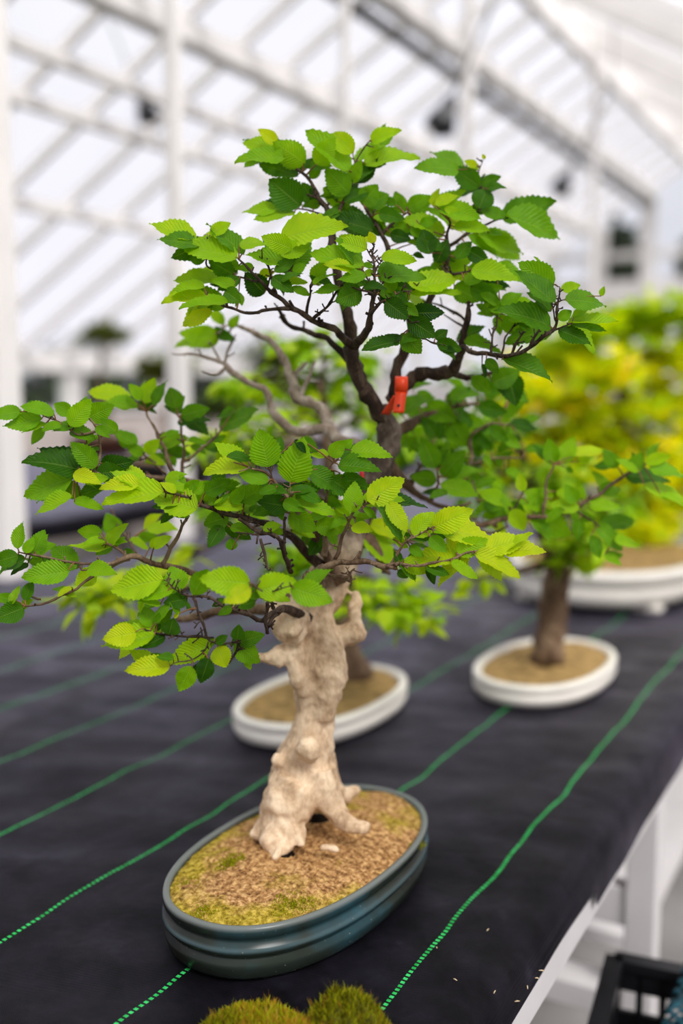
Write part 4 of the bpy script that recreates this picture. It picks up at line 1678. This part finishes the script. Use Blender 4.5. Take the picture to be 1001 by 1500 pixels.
t = NT('hazy_glass')
tr = t.n('ShaderNodeBsdfTransparent', {0: (0.97, 0.975, 0.98, 1)})
df = t.n('ShaderNodeBsdfTranslucent', {0: (0.93, 0.92, 0.95, 1)})
mx = t.n('ShaderNodeMixShader', {0: 0.32, 1: tr, 2: df})
M['glass'] = t.done(mx)
t = NT('clear_glass')
tr = t.n('ShaderNodeBsdfTransparent', {0: (0.93, 0.96, 0.95, 1)})
gl = t.n('ShaderNodeBsdfGlossy', {0: (1, 1, 1, 1), 'Roughness': 0.05})
mx = t.n('ShaderNodeMixShader', {0: 0.025, 1: tr, 2: gl})
M['clear_glass'] = t.done(mx)


def struct(name, bm, mat, label, cat, parent=None, smooth=False):
    o = obj(name, bm, mat, parent, smooth=smooth)
    if parent is None:
        tag(o, label, cat, kind='structure')
    return o


bm = bmesh.new()
box(bm, (EX - .1, GY0, -0.12), (WX + .1, GY1 + .1, 0.0))
struct('floor', bm, M['concrete'], 'grey concrete greenhouse floor', 'floor')
bm = bmesh.new()
box(bm, (-60, -40, -0.4), (60, 80, -0.13))
M['grass'] = plain('grass', (0.07, 0.12, 0.03), 0.95, 0.1, 0.3, 1.5)
struct('ground', bm, M['grass'], 'grass outside the greenhouse', 'ground')

ceil = tag(empty('ceiling', (RX, 4.5, RZ)), 'white framed pitched glass roof of the greenhouse', 'ceiling', kind='structure')
for sx_ in (0, 1):
    bm = bmesh.new()
    xa, xb = (EX - .1, RX) if sx_ == 0 else (RX, WX + .1)
    vs = [bm.verts.new((xa, GY0, roof(xa) + .05)), bm.verts.new((xb, GY0, roof(xb) + .05)), bm.verts.new((xb, GY1, roof(xb) + .05)), bm.verts.new((xa, GY1, roof(xa) + .05))]
    bm.faces.new(vs)
    obj('glass_roof', bm, M['glass'], ceil, smooth=False)
y = GY0 + .25
while y < GY1:
    for xa, xb in ((EX, RX), (RX, WX)):
        bm = bmesh.new()
        up_ = Vector((-(roof(xb) - roof(xa)), 0, xb - xa))
        beam(bm, (xa, y, roof(xa) + .015), (xb, y, roof(xb) + .015), .032, .055, up_)
        obj('glazing_bar', bm, M['white_paint'], ceil, smooth=False)
    y += 0.47

for y in (0.35, 1.75, 3.15, 4.55, 5.95, 7.35, 8.75, 10.15):
    bm = bmesh.new()
    xb = WX
    beam(bm, (RX, y, RZ - .05), (xb, y, roof(xb) - .05), .06, .12, Vector((RZ - EZ, 0, xb - RX)))
    obj('rafter', bm, M['white_paint'], ceil, smooth=False)


def along(name, x, z, w, h, mat='white_paint', parent=ceil):
    bm = bmesh.new()
    beam(bm, (x, GY0, z), (x, GY1, z), w, h)
    return obj(name, bm, M[mat], parent, smooth=False)


along('ridge_beam', RX, RZ - .09, .06, .26)
for x_, w_ in ((-4.49, .07), (-3.875, .06), (-3.62, .06), (-3.26, .11), (-2.62, .10), (.3, .07)):
    along('purlin', x_, roof(x_) - .045, w_, w_)
along('eave_beam', EX, EZ - .02, .12, .14)
along('eave_beam', WX, EZ - .02, .12, .14)
tr_ = tag(empty('lighting_track', (-2.72, 4.5, 3.30)), 'long black lighting track running under the roof beside the ridge', 'lighting track', kind='structure')
bm = bmesh.new()
beam(bm, (-2.72, GY0, 3.30), (-2.72, GY1, 3.30), .05, .05)
obj('rail', bm, M['black_metal'], tr_, smooth=False)
for k in range(6):
    bm = bmesh.new()
    yy = 1.0 + 2.0 * k
    tube(bm, [Vector((-2.72, yy, 3.32)), Vector((-2.70, yy, roof(-2.70) - .01))], [.008, .008], 6)
    obj('hanger', bm, M['black_metal'], tr_)

# posts
for (x, y, w, lab) in ((-2.02, 1.875, .075, 'white post rising past the left edge of the bench, nearest'), (-2.04, 2.634, .056, 'slim white post left of the trees, second along the aisle'),
                       (-2.06, 3.78, .045, 'slim white post behind the middle of the tree crown'), (-2.06, 5.085, .07, 'white post behind the right part of the tree crown'), (-2.06, 7.5, .07, 'white ridge post far down the aisle')):
    bm = bmesh.new()
    box(bm, (x - w / 2, y - w / 2, 0), (x + w / 2, y + w / 2, 1.66), .004)
    w2 = w if y < 2 else w * .72
    box(bm, (x - w2 / 2, y - w2 / 2, 1.655), (x + w2 / 2, y + w2 / 2, RZ - .16), .003)
    struct('support_post', bm, M['white_paint'], lab, 'post')
    bm = bmesh.new()

# left wall
wl = tag(empty('wall_left', (EX, 4.5, 0)), 'low pale left wall below a row of vents', 'wall', kind='structure')
bm = bmesh.new()
box(bm, (EX - .06, GY0, 0), (EX + .06, GY1, 1.06))
M['wall_pale'] = plain('pale_wall', (0.62, 0.54, 0.50), 0.8, 0.2, 0.05, 3)
obj('wall_panel', bm, M['wall_pale'], wl, smooth=False)
bm = bmesh.new()
box(bm, (EX - .08, GY0, 1.061), (EX + .09, GY1, 1.095))
struct('trim_1', bm, M['white_paint'], 'white sill along the left wall under the vents', 'sill')
bm = bmesh.new()
box(bm, (EX - .07, GY0, 1.40), (EX + .075, GY1, 1.56))
struct('trim_2', bm, M['white_paint'], 'broad pale rail along the left wall above the vents', 'rail')
y = 2.4
k = 1
while y < GY1 - .2:
    wn = tag(empty('window_%d' % k, (EX, y, 1.28)), 'low glass vent in the left wall, number %d from the near end' % k, 'window', kind='structure')
    wn['label'] = ['nearest', 'second nearest', 'third', 'fourth', 'fifth', 'sixth', 'seventh', 'eighth', 'ninth'][k - 1] + ' low glass vent along the left wall'
    bm = bmesh.new()
    box(bm, (EX - .05, y - .55, 1.096), (EX + .05, y - .47, 1.399))
    box(bm, (EX - .05, y + .47, 1.096), (EX + .05, y + .55, 1.399))
    obj('window_frame', bm, M['white_paint'], wn, smooth=False)
    bm = bmesh.new()
    box(bm, (EX - .004, y - .47, 1.096), (EX + .004, y + .47, 1.399))
    obj('pane', bm, M['clear_glass'], wn, smooth=False)
    y += 1.12
    k += 1

# right wall (low, outside the picture) and the glazed far gable
bm = bmesh.new()
box(bm, (WX - .06, GY0, 0), (WX + .06, GY1, 1.42))
struct('wall_right', bm, M['wall_pale'], 'low pale right wall', 'wall')
wf = tag(empty('wall_far', (RX, GY1, 0)), 'white framed glazed gable at the far end', 'wall', kind='structure')
bm = bmesh.new()
box(bm, (EX, GY1, 0), (WX, GY1 + .1, 1.2))
obj('wall_panel', bm, M['white_paint'], wf, smooth=False)
for z0, z1 in ((1.21, 1.36), (2.22, 2.48), (2.72, 2.80)):
    bm = bmesh.new()
    xa = EX + max(0, (z1 - EZ) / SL)
    box(bm, (xa, GY1 - .02, z0), (2 * RX - xa, GY1 + .06, z1))
    obj('gable_rail', bm, M['white_paint'], wf, smooth=False)
for x, w in ((-5.5, .12), (-4.93, .12), (-4.36, .20), (-3.8, .12), (-3.23, .20), (-2.66, .15), (-2.1, .18), (-1.5, .15), (-.9, .15), (-.3, .15), (.3, .15), (.9, .15)):
    bm = bmesh.new()
    box(bm, (x - w / 2, GY1 - .05, 1.2), (x + w / 2, GY1 + .05, roof(x)))
    obj('mullion', bm, M['white_paint'], wf, smooth=False)
bm = bmesh.new()
vs = [bm.verts.new(c) for c in ((EX, GY1 + .03, 1.2), (WX, GY1 + .03, 1.2), (WX, GY1 + .03, EZ), (RX, GY1 + .03, RZ), (EX, GY1 + .03, EZ))]
bm.faces.new(vs)
obj('gable_glass', bm, M['clear_glass'], wf, smooth=False)

# lamps
M['lamp_black'] = plain('lamp_black', (0.010, 0.009, 0.014), 0.35, 0.5, 0.1)


def lamp(top, bot, d, size, label):
    a, b = P(*top, d), P(*bot, d)
    b.z -= 0.0
    L = tag(empty('pendant_lamp', a), label, 'lamp', 'black lamps under the roof')
    dr = (b - a).normalized()
    bm = bmesh.new()
    tube(bm, [a, (a + b) / 2, b], [.008, .008, .008], 6)
    obj('stem', bm, M['black_metal'], L)
    top_ = Vector((a.x, a.y, roof(a.x) + .01))
    if top_.z > a.z:
        bm = bmesh.new()
        tube(bm, [a, (a + top_) / 2, top_], [.004, .004, .004], 6)
        obj('cable', bm, M['black_metal'], L)
    bm = bmesh.new()
    n = 10
    tube(bm, [b - dr * size * .10, b, b + dr * size * .25, b + dr * size * .75, b + dr * size], [size * .10, size * .20, size * .26, size * .46, size * .5], 18)
    obj('lamp_shade', bm, M['lamp_black'], L)
    bm = bmesh.new()
    m = dr.to_track_quat('Z', 'Y').to_matrix().to_4x4()
    bmesh.ops.create_uvsphere(bm, u_segments=14, v_segments=8, radius=size * .30, matrix=Matrix.Translation(b + dr * size * .95) @ m)
    obj('bulb', bm, M['glassy_bulb'], L)


M['glassy_bulb'] = plain('frosted_bulb', (0.05, 0.05, 0.06), 0.25, 0.5, 0.05)
lamp((150, 5), (206, 142), 5.6, .13, 'black hanging lamp at the upper left')
lamp((722, 5), (662, 145), 4.7, .15, 'black hanging lamp above the middle of the tree')
lamp((897, 132), (834, 252), 6.2, .13, 'black hanging lamp at the right, under the ridge')

# things outside
def outside_bush(name, label, cat, c, rx, ry, rz, n, L, tone, seed, trunk_h):
    r = random.Random(seed)
    root = tag(empty(name, (c[0], c[1], -0.13)), label, cat)
    bm = bmesh.new()
    tube(bm, [Vector((c[0], c[1], -.13)), Vector((c[0] + .05, c[1], c[2] * .5)), Vector((c[0], c[1], c[2]))], [.14, .10, .04], 8, .3, freq=6)
    obj('trunk', bm, M['bark_brown'], root)
    fb = bmesh.new()
    lay = fb.verts.layers.float.new('tone')
    for _ in range(n):
        e = Vector((r.gauss(0, 1), r.gauss(0, 1), r.gauss(0, 1))).normalized() * (r.random() ** .33)
        p = Vector((c[0] + e.x * rx, c[1] + e.y * ry, max(0.05, c[2] + e.z * rz)))
        ax = Vector((r.uniform(-1, 1), r.uniform(-1, 1), r.uniform(-.8, .4))).normalized()
        soft_leaf(fb, lay, p, ax, Vector((r.uniform(-.6, .6), r.uniform(-.6, .6), 1)).normalized(), L * r.uniform(.6, 1.2), .6, min(1, max(0, tone + r.uniform(-.2, .25))))
    obj('foliage', fb, M['leaf_far'], root)


places = ['nearest', 'second', 'third', 'fourth', 'fifth', 'sixth']
for k in range(6):
    outside_bush('hedge_shrub', places[k] + ' dark shrub outside the left vents', 'shrub', (-7.6, 4.0 + 2.1 * k, .85), .7, .88, 1.0, 2600, .2, .06, 60 + k, .5)
outside_bush('dark_tree', 'dark tree outside the far gable, left one seen through the panes', 'tree', (-3.70, 14.8, 2.75), .34, .5, .8, 2200, .2, .02, 71, 2)
outside_bush('dark_tree', 'dark tree outside the far gable at the right edge', 'tree', (-2.80, 16.4, 2.85), .34, .5, .8, 2200, .2, .05, 72, 2)

# ------------------------------------------------------------------ light: bright overcast sky and a broad veiled sun
w = bpy.data.worlds.new('sky')
scene.world = w
w.use_nodes = True
nt = w.node_tree
nt.nodes.clear()
out = nt.nodes.new('ShaderNodeOutputWorld')
bg = nt.nodes.new('ShaderNodeBackground')
tc = nt.nodes.new('ShaderNodeTexCoord')
sp = nt.nodes.new('ShaderNodeSeparateXYZ')
rp = nt.nodes.new('ShaderNodeValToRGB')
rp.color_ramp.elements[0].position = 0.0
rp.color_ramp.elements[0].color = (0.87, 0.845, 0.95, 1)
rp.color_ramp.elements[1].position = 0.75
rp.color_ramp.elements[1].color = (0.93, 0.955, 1.0, 1)
nz = nt.nodes.new('ShaderNodeTexNoise')
nz.inputs['Scale'].default_value = 2.4
nz.inputs['Detail'].default_value = 4
mp = nt.nodes.new('ShaderNodeMapRange')
mp.inputs[1].default_value = .3
mp.inputs[2].default_value = .7
mp.inputs[3].default_value = .86
mp.inputs[4].default_value = 1.08
ml = nt.nodes.new('ShaderNodeMath')
ml.operation = 'MULTIPLY'
ml.inputs[1].default_value = 0.97
nt.links.new(tc.outputs['Generated'], sp.inputs[0])
nt.links.new(tc.outputs['Generated'], nz.inputs['Vector'])
nt.links.new(nz.outputs['Fac'], mp.inputs[0])
nt.links.new(mp.outputs[0], ml.inputs[0])
nt.links.new(sp.outputs[2], rp.inputs[0])
nt.links.new(rp.outputs[0], bg.inputs[0])
nt.links.new(ml.outputs[0], bg.inputs[1])
nt.links.new(bg.outputs[0], out.inputs[0])

sd = bpy.data.lights.new('sun', 'SUN')
sd.energy = 5.2
sd.angle = math.radians(24)
sd.color = (1.0, 0.97, 0.93)
so = bpy.data.objects.new('sun', sd)
COL.objects.link(so)
so.location = (3, -2, 8)
dirv = Vector((-0.62, 0.34, -0.78)).normalized()      # the way the light travels
so.rotation_euler = dirv.to_track_quat('-Z', 'Y').to_euler()

vs_ = scene.view_settings
vs_.view_transform = 'Standard'
vs_.look = 'None'
vs_.exposure = 0.0
vs_.gamma = 1.0
vs_.use_curve_mapping = False
